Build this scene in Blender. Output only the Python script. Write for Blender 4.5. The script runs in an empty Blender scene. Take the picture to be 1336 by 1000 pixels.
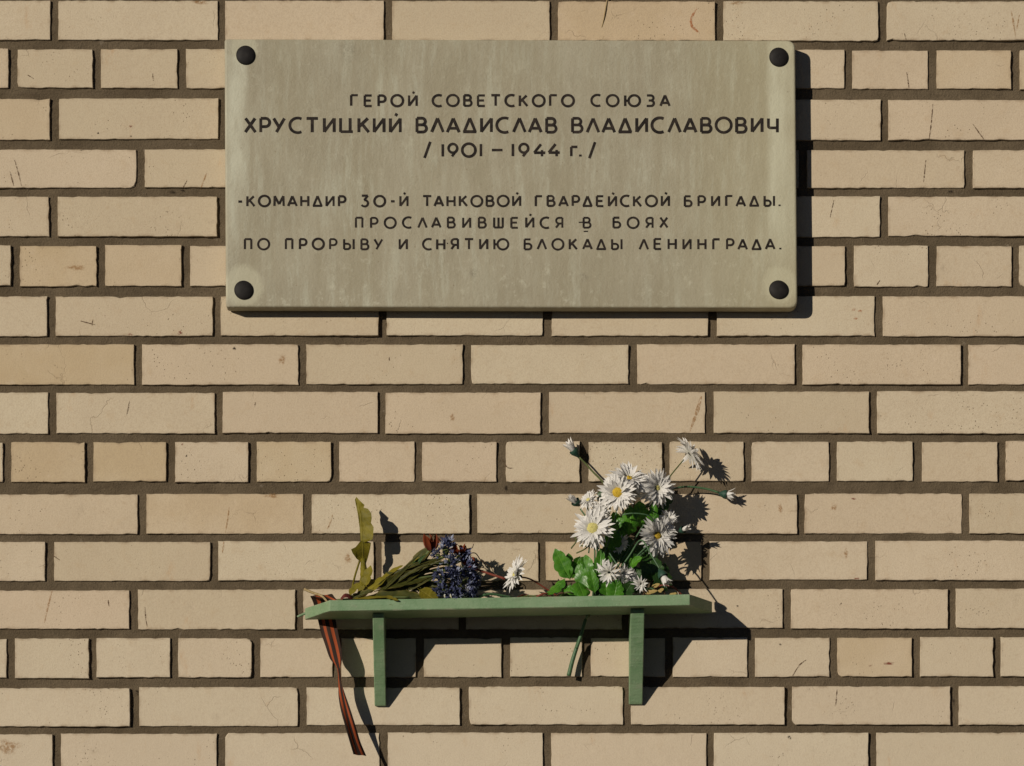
import bpy, bmesh, math, random
from mathutils import Vector, Matrix, noise
R = random.Random(7)
C = bpy.context.scene.collection
SC = bpy.context.scene
S = 0.0012                      # metres per photo pixel on the wall
DIST = 6.0
CAM = Vector((0.0, -DIST, -1.25))

# ------------------------------------------------------------------ camera, sky, sun, exposure
cam_d = bpy.data.cameras.new('camera'); cam = bpy.data.objects.new('camera', cam_d); C.objects.link(cam)
cam.location = CAM; cam.rotation_euler = (math.radians(90), 0, 0)
cam_d.sensor_width = 36; cam_d.lens = 36 * DIST / (1336 * S)
cam_d.shift_y = -CAM.z / (1336 * S); cam_d.clip_end = 2000; cam_d.clip_start = 0.1
SC.camera = cam
SUN = Vector((0.83, 1.0, -0.30))                # direction the light travels
to_sun = (-SUN).normalized()
elev = math.asin(to_sun.z); azim = math.atan2(to_sun.x, to_sun.y)
W = bpy.data.worlds.new('World'); SC.world = W; W.use_nodes = True
wn = W.node_tree.nodes; wl = W.node_tree.links; wn.clear()
sky = wn.new('ShaderNodeTexSky'); sky.sky_type = 'NISHITA'; sky.sun_disc = False
sky.air_density = 0.3; sky.dust_density = 0.1; sky.altitude = 2500
sky.sun_elevation = elev; sky.sun_rotation = azim % (2 * math.pi)
bg = wn.new('ShaderNodeBackground'); bg.inputs['Strength'].default_value = 0.05
wo = wn.new('ShaderNodeOutputWorld'); wl.new(sky.outputs[0], bg.inputs[0]); wl.new(bg.outputs[0], wo.inputs[0])
sd = bpy.data.lights.new('sun', 'SUN'); sd.energy = 5.0; sd.angle = math.radians(0.5); sd.color = (1.0, 0.90, 0.76)
sun = bpy.data.objects.new('sun', sd); C.objects.link(sun); sun.location = (-4, -5, 3)
sun.rotation_euler = SUN.to_track_quat('-Z', 'Y').to_euler()
SC.view_settings.view_transform = 'Standard'; SC.view_settings.look = 'None'
SC.view_settings.exposure = -0.46; SC.view_settings.gamma = 1; SC.view_settings.use_curve_mapping = False

# ------------------------------------------------------------------ helpers
def P(px, py, d=0.0):
    """wall spot seen at photo pixel, brought d pixels' worth of metres out from the wall along the sight line"""
    w = Vector(((px - 668) * S, 0, (500 - py) * S))
    return w + (CAM - w) * (d * S / DIST)

def empty(name, loc, label, cat, group=None):
    o = bpy.data.objects.new(name, None); C.objects.link(o); o.location = loc; o.empty_display_size = .02
    o['label'] = label; o['category'] = cat
    if group: o['group'] = group
    return o

def mesh_obj(name, verts, faces, mat, parent=None, smooth=False, uv=None, kind=None):
    me = bpy.data.meshes.new(name)
    base = Vector((0, 0, 0))
    if parent is not None:
        p = parent
        while p is not None: base += p.location; p = p.parent
    cen = sum((Vector(v) for v in verts), Vector()) / max(1, len(verts))
    me.from_pydata([tuple(Vector(v) - cen) for v in verts], [], faces)
    if uv is not None:
        l = me.uv_layers.new(name='UVMap')
        for i, lp in enumerate(me.loops): l.data[i].uv = uv[lp.vertex_index]
    if smooth: me.polygons.foreach_set('use_smooth', [True] * len(me.polygons))
    for m in (mat if isinstance(mat, (list, tuple)) else [mat]): me.materials.append(m)
    o = bpy.data.objects.new(name, me); C.objects.link(o)
    o.parent = parent; o.location = cen - base
    if kind: o['kind'] = kind
    return o

def rec_normals(o):
    bm = bmesh.new(); bm.from_mesh(o.data); bmesh.ops.recalc_face_normals(bm, faces=bm.faces); bm.to_mesh(o.data); bm.free()

def bevel(o, w, seg=2, ang=30):
    bm = bmesh.new(); bm.from_mesh(o.data)
    bmesh.ops.recalc_face_normals(bm, faces=bm.faces)
    es = [e for e in bm.edges if len(e.link_faces) == 2 and e.calc_face_angle(0) > math.radians(ang)]
    bmesh.ops.bevel(bm, geom=es, offset=w, segments=seg, affect='EDGES', profile=.5)
    bm.to_mesh(o.data); bm.free()

class MB:
    def __init__(s): s.v = []; s.f = []; s.uv = []
    def add(s, v, f, uv=None):
        n = len(s.v); s.v += [Vector(q) for q in v]; s.f += [tuple(i + n for i in g) for g in f]
        s.uv += uv if uv is not None else [(0, 0)] * len(v)
    def build(s, name, mat, parent=None, smooth=True, kind=None):
        return mesh_obj(name, s.v, s.f, mat, parent, smooth, s.uv, kind)

def spline(pts, n):
    """Catmull-Rom through pts (Vectors or tuples), n samples per span"""
    pts = [Vector(p) for p in pts]
    q = [pts[0] * 2 - pts[1]] + pts + [pts[-1] * 2 - pts[-2]]
    out = []
    for i in range(1, len(q) - 2):
        for k in range(n):
            t = k / n
            a, b, c, d = q[i-1], q[i], q[i+1], q[i+2]
            out.append(.5 * ((2*b) + (c-a)*t + (2*a-5*b+4*c-d)*t*t + (3*b-a-3*c+d)*t**3))
    out.append(pts[-1]); return out

def tube(mb, pts, r0, r1, n=6, sub=5, wob=0):
    c = spline(pts, sub) if len(pts) > 1 else pts
    vs = []; fs = []; uv = []
    up = Vector((0.3, 1, 0.2)).normalized()
    for i, p in enumerate(c):
        t = (c[min(i+1, len(c)-1)] - c[max(i-1, 0)]).normalized()
        a = t.cross(up)
        if a.length < .01: a = t.cross(Vector((1, 0, 0)))
        a.normalize(); b = t.cross(a)
        f = i / (len(c)-1); r = (r0 + (r1 - r0) * f) * (1 + (R.uniform(-wob, wob) if wob else 0))
        for k in range(n):
            an = 2*math.pi*k/n
            vs.append(p + (a*math.cos(an) + b*math.sin(an)) * r); uv.append((f, k/n))
    for i in range(len(c)-1):
        for k in range(n):
            fs.append((i*n+k, i*n+(k+1) % n, (i+1)*n+(k+1) % n, (i+1)*n+k))
    fs.append(tuple(range(n))[::-1]); fs.append(tuple(range((len(c)-1)*n, len(c)*n)))
    mb.add(vs, fs, uv)

# ------------------------------------------------------------------ materials
def mat(name, col=(.5, .5, .5), rough=.8, spec=.3):
    m = bpy.data.materials.new(name); m.use_nodes = True
    b = m.node_tree.nodes['Principled BSDF']
    b.inputs['Base Color'].default_value = (*col, 1); b.inputs['Roughness'].default_value = rough
    b.inputs['Specular IOR Level'].default_value = spec
    return m, m.node_tree.nodes, m.node_tree.links, b

class NT:
    """small node shorthand"""
    def __init__(s, n, l): s.n = n; s.l = l
    def set(s, sock, v):
        if hasattr(v, 'bl_idname') or hasattr(v, 'is_output'): s.l.new(v, sock)
        elif isinstance(v, (tuple, list)) and len(v) == 3 and sock.type == 'RGBA': sock.default_value = (*v, 1)
        else: sock.default_value = v
    def noise(s, vec, scale, detail=4, rough=.55, out=0):
        a = s.n.new('ShaderNodeTexNoise'); s.set(a.inputs['Vector'], vec); a.inputs['Scale'].default_value = scale
        a.inputs['Detail'].default_value = detail; a.inputs['Roughness'].default_value = rough; return a.outputs[out]
    def voro(s, vec, scale, feat='F1'):
        a = s.n.new('ShaderNodeTexVoronoi'); a.feature = feat; s.set(a.inputs['Vector'], vec); a.inputs['Scale'].default_value = scale
        return a.outputs[0], a.outputs[1] if feat == 'F1' else None
    def ramp(s, v, a, b, c=0.0, d=1.0, smooth=True):
        m = s.n.new('ShaderNodeMapRange'); m.interpolation_type = 'SMOOTHSTEP' if smooth else 'LINEAR'
        s.set(m.inputs[0], v)
        for i, q in zip((1, 2, 3, 4), (a, b, c, d)): s.set(m.inputs[i], q)
        return m.outputs[0]
    def m(s, op, a, b=0.0, c=None):
        x = s.n.new('ShaderNodeMath'); x.operation = op; s.set(x.inputs[0], a); s.set(x.inputs[1], b)
        if c is not None: s.set(x.inputs[2], c)
        return x.outputs[0]
    def mix(s, f, a, b, mode='MIX'):
        x = s.n.new('ShaderNodeMix'); x.data_type = 'RGBA'; x.blend_type = mode
        s.set(x.inputs[0], f); s.set(x.inputs[6], a); s.set(x.inputs[7], b); return x.outputs[2]
    def scale(s, v, sc):
        x = s.n.new('ShaderNodeVectorMath'); x.operation = 'MULTIPLY'; s.set(x.inputs[0], v); x.inputs[1].default_value = sc; return x.outputs[0]
    def add(s, v, w):
        x = s.n.new('ShaderNodeVectorMath'); x.operation = 'ADD'; s.set(x.inputs[0], v); s.set(x.inputs[1], w); return x.outputs[0]
    def pos(s): return s.n.new('ShaderNodeNewGeometry').outputs['Position']
    def xyz(s, v):
        x = s.n.new('ShaderNodeSeparateXYZ'); s.set(x.inputs[0], v); return x.outputs
    def bump(s, h, strength, dist, prev=None):
        x = s.n.new('ShaderNodeBump'); s.set(x.inputs['Height'], h); x.inputs['Strength'].default_value = strength
        x.inputs['Distance'].default_value = dist
        if prev is not None: s.set(x.inputs['Normal'], prev)
        return x.outputs[0]

def m_brick():
    m, n, l, b = mat('silicate brick', rough=.9, spec=.15); t = NT(n, l)
    oi = n.new('ShaderNodeObjectInfo').outputs['Random']
    at = n.new('ShaderNodeAttribute'); at.attribute_name = 'tone'; tone = at.outputs['Fac']
    rnd = t.m('FRACT', t.m('ADD', oi, tone))
    off = n.new('ShaderNodeCombineXYZ'); t.set(off.inputs[0], t.m('MULTIPLY', rnd, 31.0)); t.set(off.inputs[2], t.m('MULTIPLY', rnd, 17.0))
    p = t.add(t.pos(), off.outputs[0]); z_ = t.xyz(t.pos())[2]
    big = t.noise(p, 9, 3); mid = t.noise(p, 45, 4); fine = t.noise(p, 420, 3, .7); grain = t.noise(p, 1500, 2, .7)
    # three families of tone: buff, pinkish, cool grey-cream
    c = t.mix(t.ramp(rnd, .15, .8), (.535, .455, .325), (.580, .480, .350))
    c = t.mix(t.ramp(t.m('FRACT', t.m('MULTIPLY', rnd, 7.3)), .3, .95), c, (.590, .515, .380))
    c = t.mix(t.m('MULTIPLY', t.ramp(t.m('FRACT', t.m('MULTIPLY', rnd, 13.7)), .90, .96), t.ramp(big, .3, .7, .35, 1)), c, (.500, .385, .225))
    c = t.mix(t.ramp(t.m('FRACT', t.m('MULTIPLY', rnd, 23.1)), .6, 1, 0, .3), c, (.600, .480, .365))
    c = t.mix(t.ramp(big, .3, .72, 0, .38), c, (.490, .405, .290))
    c = t.mix(t.ramp(mid, .54, .8, 0, .34), c, (.46, .335, .20))
    c = t.mix(t.ramp(mid, .2, .42, .30, 0), c, (.65, .55, .43))
    c = t.mix(t.ramp(fine, .3, .6, .34, 0), c, (.38, .29, .20))
    c = t.mix(t.ramp(grain, .55, .75, 0, .45), c, (.36, .27, .18))
    c = t.mix(t.ramp(t.noise(t.scale(p, (.5, 1, 1)), 130, 4, .7), .56, .76, 0, .38), c, (.40, .30, .195))
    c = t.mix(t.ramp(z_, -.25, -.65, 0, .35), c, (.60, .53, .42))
    # pits: sparse dark dots
    d, col = t.voro(t.add(p, t.scale(t.noise(p, 200, 2, .6, 1), (.006, .006, .006))), 62)
    pm = t.m('MULTIPLY', t.ramp(d, .03, .12, 1, 0), t.m('MULTIPLY', t.ramp(col, .62, .85, 0, 1), t.ramp(big, .30, .55)))
    d2, col2 = t.voro(p, 190)
    pm2 = t.m('MULTIPLY', t.ramp(d2, .1, .2, 1, 0), t.m('MULTIPLY', t.ramp(col2, .6, .66), t.ramp(t.noise(p, 14, 2), .46, .64)))
    pits = t.m('MAXIMUM', pm, t.m('MULTIPLY', pm2, .8))
    c = t.mix(t.m('MULTIPLY', pits, .75), c, (.16, .095, .05))
    # rusty / sooty smudges
    sm = t.ramp(t.noise(t.scale(p, (1, 1, .45)), 17, 5, .72), .60, .80, 0, .55)
    c = t.mix(sm, c, (.44, .25, .11))
    sm2 = t.ramp(t.noise(t.add(p, (5, 3, 9)), 22, 5, .75), .60, .80, 0, .40)
    c = t.mix(sm2, c, (.25, .20, .14))
    # hairline cracks
    e, _ = t.voro(t.add(p, t.scale(t.noise(p, 30, 3, .6, 1), (.03, .03, .03))), 13, 'DISTANCE_TO_EDGE')
    ck = t.m('MULTIPLY', t.ramp(e, .0, .012, 1, 0), t.ramp(t.noise(p, 11, 2), .58, .66))
    c = t.mix(t.m('MULTIPLY', ck, .3), c, (.22, .15, .09))
    rim = n.new('ShaderNodeAttribute'); rim.attribute_name = 'rim'
    c = t.mix(t.m('MULTIPLY', rim.outputs['Fac'], t.ramp(mid, .42, .68, .04, .6)), c, (.27, .20, .13))
    t.set(b.inputs['Base Color'], c)
    h = t.m('ADD', t.m('MULTIPLY', fine, .5), t.m('ADD', t.m('MULTIPLY', grain, .25), t.m('MULTIPLY', mid, .8)))
    h = t.m('SUBTRACT', h, t.m('MULTIPLY', pits, 1.2)); h = t.m('SUBTRACT', h, t.m('MULTIPLY', ck, .6))
    t.set(b.inputs['Normal'], t.bump(h, .8, .0009))
    return m

def m_mortar():
    m, n, l, b = mat('grey brown mortar', rough=.95, spec=.1); t = NT(n, l); p = t.pos()
    a = t.noise(p, 12, 4); f = t.noise(p, 350, 4, .7); st = t.noise(t.scale(p, (.25, 1, 1)), 90, 4)
    c = t.mix(t.ramp(a, .3, .7), (.112, .086, .054), (.158, .123, .080))
    c = t.mix(t.ramp(st, .5, .8, 0, .5), c, (.080, .058, .036))
    c = t.mix(t.ramp(f, .35, .7, .3, 0), c, (.06, .045, .03))
    c = t.mix(t.ramp(t.noise(p, 60, 4), .66, .78, 0, .5), c, (.24, .20, .15))
    t.set(b.inputs['Base Color'], c)
    t.set(b.inputs['Normal'], t.bump(t.m('ADD', f, t.m('MULTIPLY', st, 1.2)), 1, .0022)); return m

def m_stone():
    m, n, l, b = mat('weathered marble slab', rough=.62, spec=.35); t = NT(n, l); p = t.pos()
    x, y, z = t.xyz(p)
    streak = t.noise(t.scale(t.add(p, t.scale(t.noise(p, 14, 3, .6, 1), (.012, 0, .03))), (1, 1, .13)), 62, 6, .72); streak2 = t.noise(t.scale(t.add(p, (3, 0, 1)), (1, 1, .16)), 16, 4, .6)
    blot = t.noise(p, 11, 4, .6); fine = t.noise(p, 260, 4, .75); spk = t.noise(p, 75, 5, .7)
    c = t.mix(t.ramp(blot, .3, .7), (.312, .284, .205), (.365, .337, .250))
    c = t.mix(t.ramp(streak2, .35, .7, 0, .55), c, (.290, .258, .172))
    c = t.mix(t.m('MULTIPLY', t.ramp(streak, .45, .70, 0, .75), t.ramp(t.noise(p, 8, 3), .35, .65, .3, 1)), c, (.440, .440, .345))
    c = t.mix(t.ramp(streak, .28, .50, .32, 0), c, (.255, .225, .150))
    c = t.mix(t.m('MULTIPLY', t.ramp(spk, .53, .74, 0, .75), t.ramp(t.m('ADD', z, t.m('MULTIPLY', blot, .2)), .38, .10, .35, 1)), c, (.54, .53, .415))
    c = t.mix(t.ramp(fine, .3, .48, .35, 0), c, (.24, .21, .14))
    def px(v): return (v - 668) * S
    def pz(v): return (500 - v) * S
    # pale wash marks running down from the upper bolts and round the bolts
    def run(x0, x1, ytop, ybot, amt):
        nonlocal c
        xx = t.m('ADD', x, t.m('MULTIPLY', t.m('SUBTRACT', t.noise(t.scale(p, (.4, 1, 1)), 22, 3), .5), .012))
        k = t.m('MULTIPLY', t.ramp(xx, px(x0-7), px(x0+5)), t.ramp(xx, px(x1-5), px(x1+8), 1, 0))
        k = t.m('MULTIPLY', k, t.m('MULTIPLY', t.ramp(z, pz(ybot), pz(ybot-130)), t.ramp(z, pz(ytop), pz(ytop-6), 1, 0)))
        k = t.m('MULTIPLY', k, t.m('MULTIPLY', t.ramp(t.noise(t.scale(p, (1, 1, .35)), 40, 4), .25, .65, .35, 1), amt))
        c = t.mix(k, c, (.60, .61, .49))
    run(302, 322, 84, 330, .6); run(1002, 1024, 84, 400, .65); run(1028, 1036, 60, 400, .35); run(296, 303, 60, 400, .3)
    for bx, by, rr in ((319, 380, 27), (1016, 378, 24), (320, 72, 18), (1016, 74, 17)):
        dx = t.m('SUBTRACT', x, px(bx)); dz = t.m('SUBTRACT', z, pz(by))
        d = t.m('SQRT', t.m('ADD', t.m('MULTIPLY', dx, dx), t.m('MULTIPLY', dz, dz)))
        d = t.m('ADD', d, t.m('MULTIPLY', t.m('SUBTRACT', spk, .5), .02))
        c = t.mix(t.ramp(d, rr*S*.75, rr*S*1.15, .45, 0), c, (.56, .55, .41))
    # greyish dirt under the slab's lower edge and yellow-green tinge on the right
    c = t.mix(t.ramp(x, px(820), px(1035), 0, .28), c, (.46, .42, .25))
    for bx, by, rr, s_ in ((617, 363, 9, .5), (762, 368, 9, .5), (455, 75, 22, .35)):
        dx = t.m('SUBTRACT', x, px(bx)); dz = t.m('SUBTRACT', z, pz(by))
        d = t.m('SQRT', t.m('ADD', t.m('MULTIPLY', dx, dx), t.m('MULTIPLY', dz, dz)))
        c = t.mix(t.m('MULTIPLY', t.ramp(d, 0, rr*S, s_, 0), t.ramp(t.noise(p, 190, 4, .7), .42, .56)), c, (.17, .15, .11))
    dd, cc = t.voro(p, 60)
    c = t.mix(t.m('MULTIPLY', t.ramp(dd, .04, .1, 1, 0), t.ramp(cc, .85, .88, 0, .5)), c, (.2, .15, .09))
    t.set(b.inputs['Base Color'], c)
    t.set(b.inputs['Roughness'], t.ramp(blot, .2, .8, .55, .75))
    t.set(b.inputs['Normal'], t.bump(t.m('ADD', fine, t.m('MULTIPLY', spk, 1.4)), .6, .0009)); return m

def m_ink():
    m, n, l, b = mat('dark brown engraved paint', (.03, .02, .016), .75, .2); t = NT(n, l); p = t.pos()
    k = t.noise(p, 130, 5, .7); k2 = t.noise(p, 18, 2)
    t.set(b.inputs['Base Color'], t.mix(t.ramp(k, .35, .7), (.010, .0075, .007), (.036, .027, .021)))
    w = t.ramp(t.m('ADD', k, t.m('MULTIPLY', t.m('SUBTRACT', k2, .5), .35)), .66, .78, 1, .55)
    t.set(b.inputs['Alpha'], w)
    return m

def m_simple(name, c1, c2, scale=60, rough=.7, spec=.3, bump=.4, dist=.0006, trans=0, dark=None):
    m, n, l, b = mat(name, c1, rough, spec); t = NT(n, l); p = t.pos()
    k = t.noise(p, scale, 5, .65); f = t.noise(p, scale*7, 3, .7)
    c = t.mix(t.ramp(k, .3, .7), c1, c2)
    if dark: c = t.mix(t.ramp(f, .3, .5, .5, 0), c, dark)
    t.set(b.inputs['Base Color'], c); t.set(b.inputs['Normal'], t.bump(t.m('ADD', k, t.m('MULTIPLY', f, .4)), bump, dist))
    if trans:
        tr = n.new('ShaderNodeBsdfTranslucent'); t.set(tr.inputs[0], c); mx = n.new('ShaderNodeMixShader'); mx.inputs[0].default_value = trans
        l.new(b.outputs[0], mx.inputs[1]); l.new(tr.outputs[0], mx.inputs[2]); l.new(mx.outputs[0], n['Material Output'].inputs[0])
    return m

def m_paint():
    m, n, l, b = mat('old green oil paint', rough=.5, spec=.4); t = NT(n, l); p = t.pos()
    g = t.noise(t.scale(p, (.12, 1, 1)), 130, 5, .65); k = t.noise(p, 35, 4); f = t.noise(p, 300, 4, .7)
    c = t.mix(t.ramp(k, .3, .7), (.140, .240, .122), (.190, .285, .160))
    c = t.mix(t.ramp(g, .5, .75, 0, .5), c, (.235, .345, .215))
    c = t.mix(t.ramp(g, .25, .42, .5, 0), c, (.105, .175, .085))
    c = t.mix(t.ramp(t.noise(p, 55, 5, .7), .62, .78, 0, .6), c, (.10, .12, .07))
    c = t.mix(t.ramp(f, .60, .70, 0, .55), c, (.38, .42, .30))
    c = t.mix(t.ramp(t.noise(t.scale(p, (.5, 1, 1)), 28, 6, .75), .58, .70, 0, .55), c, (.245, .275, .185))
    c = t.mix(t.ramp(t.noise(t.add(p, (2, 2, 2)), 75, 6, .8), .64, .70, 0, .85), c, (.115, .085, .050))
    ge = n.new('ShaderNodeBevel'); ge.samples = 2; ge.inputs['Radius'].default_value = .0022
    vd = n.new('ShaderNodeVectorMath'); vd.operation = 'DOT_PRODUCT'; l.new(ge.outputs[0], vd.inputs[0]); l.new(n.new('ShaderNodeNewGeometry').outputs['Normal'], vd.inputs[1])
    wear = t.m('MULTIPLY', t.ramp(vd.outputs['Value'], .97, .90), t.ramp(t.noise(p, 48, 5, .75), .50, .60))
    c = t.mix(t.m('MULTIPLY', wear, .8), c, (.36, .36, .26))
    t.set(b.inputs['Base Color'], c); t.set(b.inputs['Roughness'], t.ramp(k, .2, .8, .42, .68))
    t.set(b.inputs['Normal'], t.bump(t.m('ADD', t.m('ADD', g, k), t.m('MULTIPLY', f, .5)), .7, .0013)); return m

def m_ribbon():
    m, n, l, b = mat('orange and black striped ribbon', rough=.75, spec=.15); t = NT(n, l)
    uv = n.new('ShaderNodeTexCoord').outputs['UV']; u, v, _ = t.xyz(uv)
    s = t.m('FRACT', t.m('MULTIPLY', u, 2.5)) # black bands of 1/5: b o b o b
    k = t.m('MULTIPLY', t.ramp(s, .48, .58), t.ramp(s, .93, 1.0, 1, 0))
    w = t.noise(t.scale(uv, (40, 600, 1)), 1, 3)
    c = t.mix(k, (.030, .018, .014), t.mix(t.ramp(w, .3, .7), (.27, .052, .017), (.36, .080, .026)))
    c = t.mix(t.ramp(t.noise(t.pos(), 60, 3), .55, .8, 0, .4), c, (.10, .045, .02))
    t.set(b.inputs['Base Color'], c); t.set(b.inputs['Normal'], t.bump(w, .3, .0003))
    tr = n.new('ShaderNodeBsdfTranslucent'); t.set(tr.inputs[0], c); mx = n.new('ShaderNodeMixShader'); mx.inputs[0].default_value = .12
    l.new(b.outputs[0], mx.inputs[1]); l.new(tr.outputs[0], mx.inputs[2]); l.new(mx.outputs[0], n['Material Output'].inputs[0])
    return m

def m_leaf(name, c1, c2, vein, rough=.38, spec=.5, trans=.22, edge=None):
    m, n, l, b = mat(name, c1, rough, spec); t = NT(n, l); uv = n.new('ShaderNodeTexCoord').outputs['UV']; u, v, _ = t.xyz(uv)
    p = t.pos(); k = t.noise(p, 70, 4)
    av = t.m('ABSOLUTE', t.m('SUBTRACT', v, .5))
    mid = t.ramp(av, .015, .05, 1, 0)
    side = t.m('ABSOLUTE', t.m('SUBTRACT', t.m('FRACT', t.m('MULTIPLY', t.m('SUBTRACT', u, t.m('MULTIPLY', av, .55)), 6)), .5))
    side = t.ramp(side, .02, .10, .6, 0)
    vm = t.m('MAXIMUM', mid, side)
    c = t.mix(t.ramp(k, .3, .7), c1, c2)
    c = t.mix(t.m('MULTIPLY', vm, .5), c, vein)
    if edge: c = t.mix(t.ramp(t.m('ADD', av, t.m('MULTIPLY', k, .3)), .48, .62, 0, .8), c, edge)
    t.set(b.inputs['Base Color'], c)
    t.set(b.inputs['Normal'], t.bump(t.m('SUBTRACT', t.m('MULTIPLY', k, .4), vm), .5, .0008))
    tr = n.new('ShaderNodeBsdfTranslucent'); t.set(tr.inputs[0], c); mx = n.new('ShaderNodeMixShader'); mx.inputs[0].default_value = trans
    l.new(b.outputs[0], mx.inputs[1]); l.new(tr.outputs[0], mx.inputs[2]); l.new(mx.outputs[0], n['Material Output'].inputs[0])
    return m

def m_petal(name, tip, base, trans=.18, rough=.6):
    m, n, l, b = mat(name, tip, rough, .25); t = NT(n, l); uv = n.new('ShaderNodeTexCoord').outputs['UV']; u, v, _ = t.xyz(uv)
    r = t.noise(t.scale(uv, (2, 14, 1)), 1, 3); k = t.noise(t.pos(), 90, 3)
    c = t.mix(t.ramp(u, .0, .55), base, tip)
    c = t.mix(t.ramp(k, .5, .8, 0, .35), c, tuple(q*.62 for q in tip))
    t.set(b.inputs['Base Color'], c); t.set(b.inputs['Normal'], t.bump(r, .5, .0005))
    tr = n.new('ShaderNodeBsdfTranslucent'); t.set(tr.inputs[0], c); mx = n.new('ShaderNodeMixShader'); mx.inputs[0].default_value = trans
    l.new(b.outputs[0], mx.inputs[1]); l.new(tr.outputs[0], mx.inputs[2]); l.new(mx.outputs[0], n['Material Output'].inputs[0])
    return m

def m_mark(name, col, amt=.8):
    m, n, l, b = mat(name, col, .9, .1); t = NT(n, l); p = t.pos()
    t.set(b.inputs['Alpha'], t.m('MULTIPLY', t.ramp(t.noise(p, 240, 5, .75), .36, .6), t.m('MULTIPLY', t.ramp(t.xyz(n.new('ShaderNodeTexCoord').outputs['UV'])[0], .25, 1, 1, 0), amt))); return m

BRICK = m_brick(); MORTAR = m_mortar(); STONE = m_stone(); INK = m_ink(); PAINT = m_paint(); RIB = m_ribbon()
BOLT = m_simple('black rubber bolt cap', (.010, .009, .009), (.018, .016, .015), 90, .65, .2)
WHITE = m_petal('white petal', (.80, .79, .765), (.70, .69, .62), .28); CREAM = m_petal('cream petal', (.66, .64, .52), (.50, .50, .26))
YELLOW = m_simple('yellow flower centre', (.62, .44, .05), (.48, .31, .035), 500, .8, .1, 1, .0015)
PALEC = m_simple('pale yellow flower centre', (.66, .60, .22), (.55, .50, .18), 500, .8, .1, 1, .0015)
GREEN = m_leaf('bright green plastic leaf', (.040, .155, .010), (.085, .260, .016), (.14, .33, .04), .40)
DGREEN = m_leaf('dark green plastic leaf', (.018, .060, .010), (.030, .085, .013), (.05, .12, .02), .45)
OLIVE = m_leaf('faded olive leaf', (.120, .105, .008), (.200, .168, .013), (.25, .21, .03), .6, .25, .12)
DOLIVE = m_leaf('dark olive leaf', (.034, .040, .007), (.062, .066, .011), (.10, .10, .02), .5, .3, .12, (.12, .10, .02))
STEMG = m_simple('green plastic stem', (.045, .105, .050), (.070, .140, .060), 200, .5, .4)
STEMO = m_simple('olive stem', (.060, .085, .022), (.095, .115, .036), 160, .6, .3)
CALYX = m_simple('blue green calyx', (.014, .045, .032), (.028, .075, .048), 300, .55, .3)
BLUE = m_petal('cornflower blue petal', (.070, .082, .165), (.030, .034, .075), .12)
BLUE_HI = m_petal('highlight blue petal', (.300, .330, .440), (.10, .115, .20), .15)  # paler copy of the blue petal, paints highlights into the flower heads
RED = m_petal('rusty orange petal', (.20, .042, .014), (.10, .020, .010), .15)
REDSTEM = m_simple('dark red stem', (.150, .030, .020), (.210, .050, .028), 200, .6, .3)
MAROON = m_simple('maroon scrap', (.13, .022, .018), (.07, .012, .012), 200, .7, .3)
DRY = m_simple('dry straw', (.36, .28, .15), (.25, .18, .08), 200, .8, .2)
DRYLEAF = m_leaf('dry yellow leaf', (.34, .27, .09), (.42, .30, .12), (.25, .17, .05), .7, .2, .15)
BROWN = m_simple('brown withered scrap', (.085, .045, .022), (.05, .028, .015), 200, .8, .2)
GROUND = m_simple('asphalt', (.045, .044, .042), (.060, .058, .055), 30, .95, .1, .6, .003, dark=(.03, .03, .03))

# ------------------------------------------------------------------ ground
g = mesh_obj('ground', [(-400, -800, -2.75), (400, -800, -2.75), (400, .3, -2.75), (-400, .3, -2.75)], [(0, 1, 2, 3)], GROUND)
g['kind'] = 'structure'

# ------------------------------------------------------------------ brick wall
wall = empty('brick_wall', (0, 0, -2.75), 'cream silicate brick wall with recessed grey mortar joints behind the plaque and shelf', 'wall')
TOP = [1, 64, 129, 195, 256, 320, 386, 449, 511, 576, 644, 706, 769, 832, 896, 956]
BOT = [53, 116, 183, 246, 309, 374, 439, 502, 566, 629, 697, 758, 821, 884, 947, 1009]
J = [[71, 289, 506, 722, 939, 1151],
     [17, 127, 237, 345, 454, 563, 672, 781, 890, 999, 1107, 1216, 1325],
     [71, 290, 506, 722, 938, 1154],
     [183, 399, 615, 831, 1048, 1264],
     [70, 289, 506, 722, 938, 1154],
     [20, 132, 242, 350, 459, 567, 675, 783, 891, 1000, 1108.6, 1216, 1325],
     [67, 283, 499, 714, 930, 1147],
     [180, 394, 609, 826, 1042, 1259],
     [69, 285, 498, 711.5, 926, 1139.5],
     [9.5, 116.6, 222.6, 330, 437, 545.6, 654, 762, 869, 976, 1086.5, 1197, 1307],
     [185, 402, 617, 831, 1045, 1260],
     [64.6, 279.4, 493, 707, 921, 1137.5],
     [174, 391, 603, 817, 1027, 1242],
     [14, 120.7, 227, 334, 440, 548, 659.6, 766, 873, 980.5, 1087, 1194.6, 1300.7],
     [175.7, 394, 606, 818.5, 1029, 1246],
     [74, 289, 501, 713.5, 927, 1138]]
rows = []
for k in range(-20, 45):
    if 0 <= k < 16: t_, b_, js = TOP[k], BOT[k], list(J[k])
    else:
        t_ = (1 + 63.7*k) if k < 0 else (956 + 62.9*(k-15)); b_ = t_ + 52
        src = {0: 0, 1: 5, 2: 2, 3: 3}[k % 4] if k < 0 else {0: 12, 1: 13, 2: 14, 3: 11}[k % 4]
        js = [q + R.uniform(-5, 5) for q in J[src]]
    pitch = 108.5 if len(js) > 8 else 215.5
    while js[0] > -1700: js.insert(0, js[0] - pitch + R.uniform(-1.5, 1.5))
    while js[-1] < 3000: js.append(js[-1] + pitch + R.uniform(-1.5, 1.5))
    if (500 - b_) * S < -2.75: continue
    rows.append((k, t_, b_, js))

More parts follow.
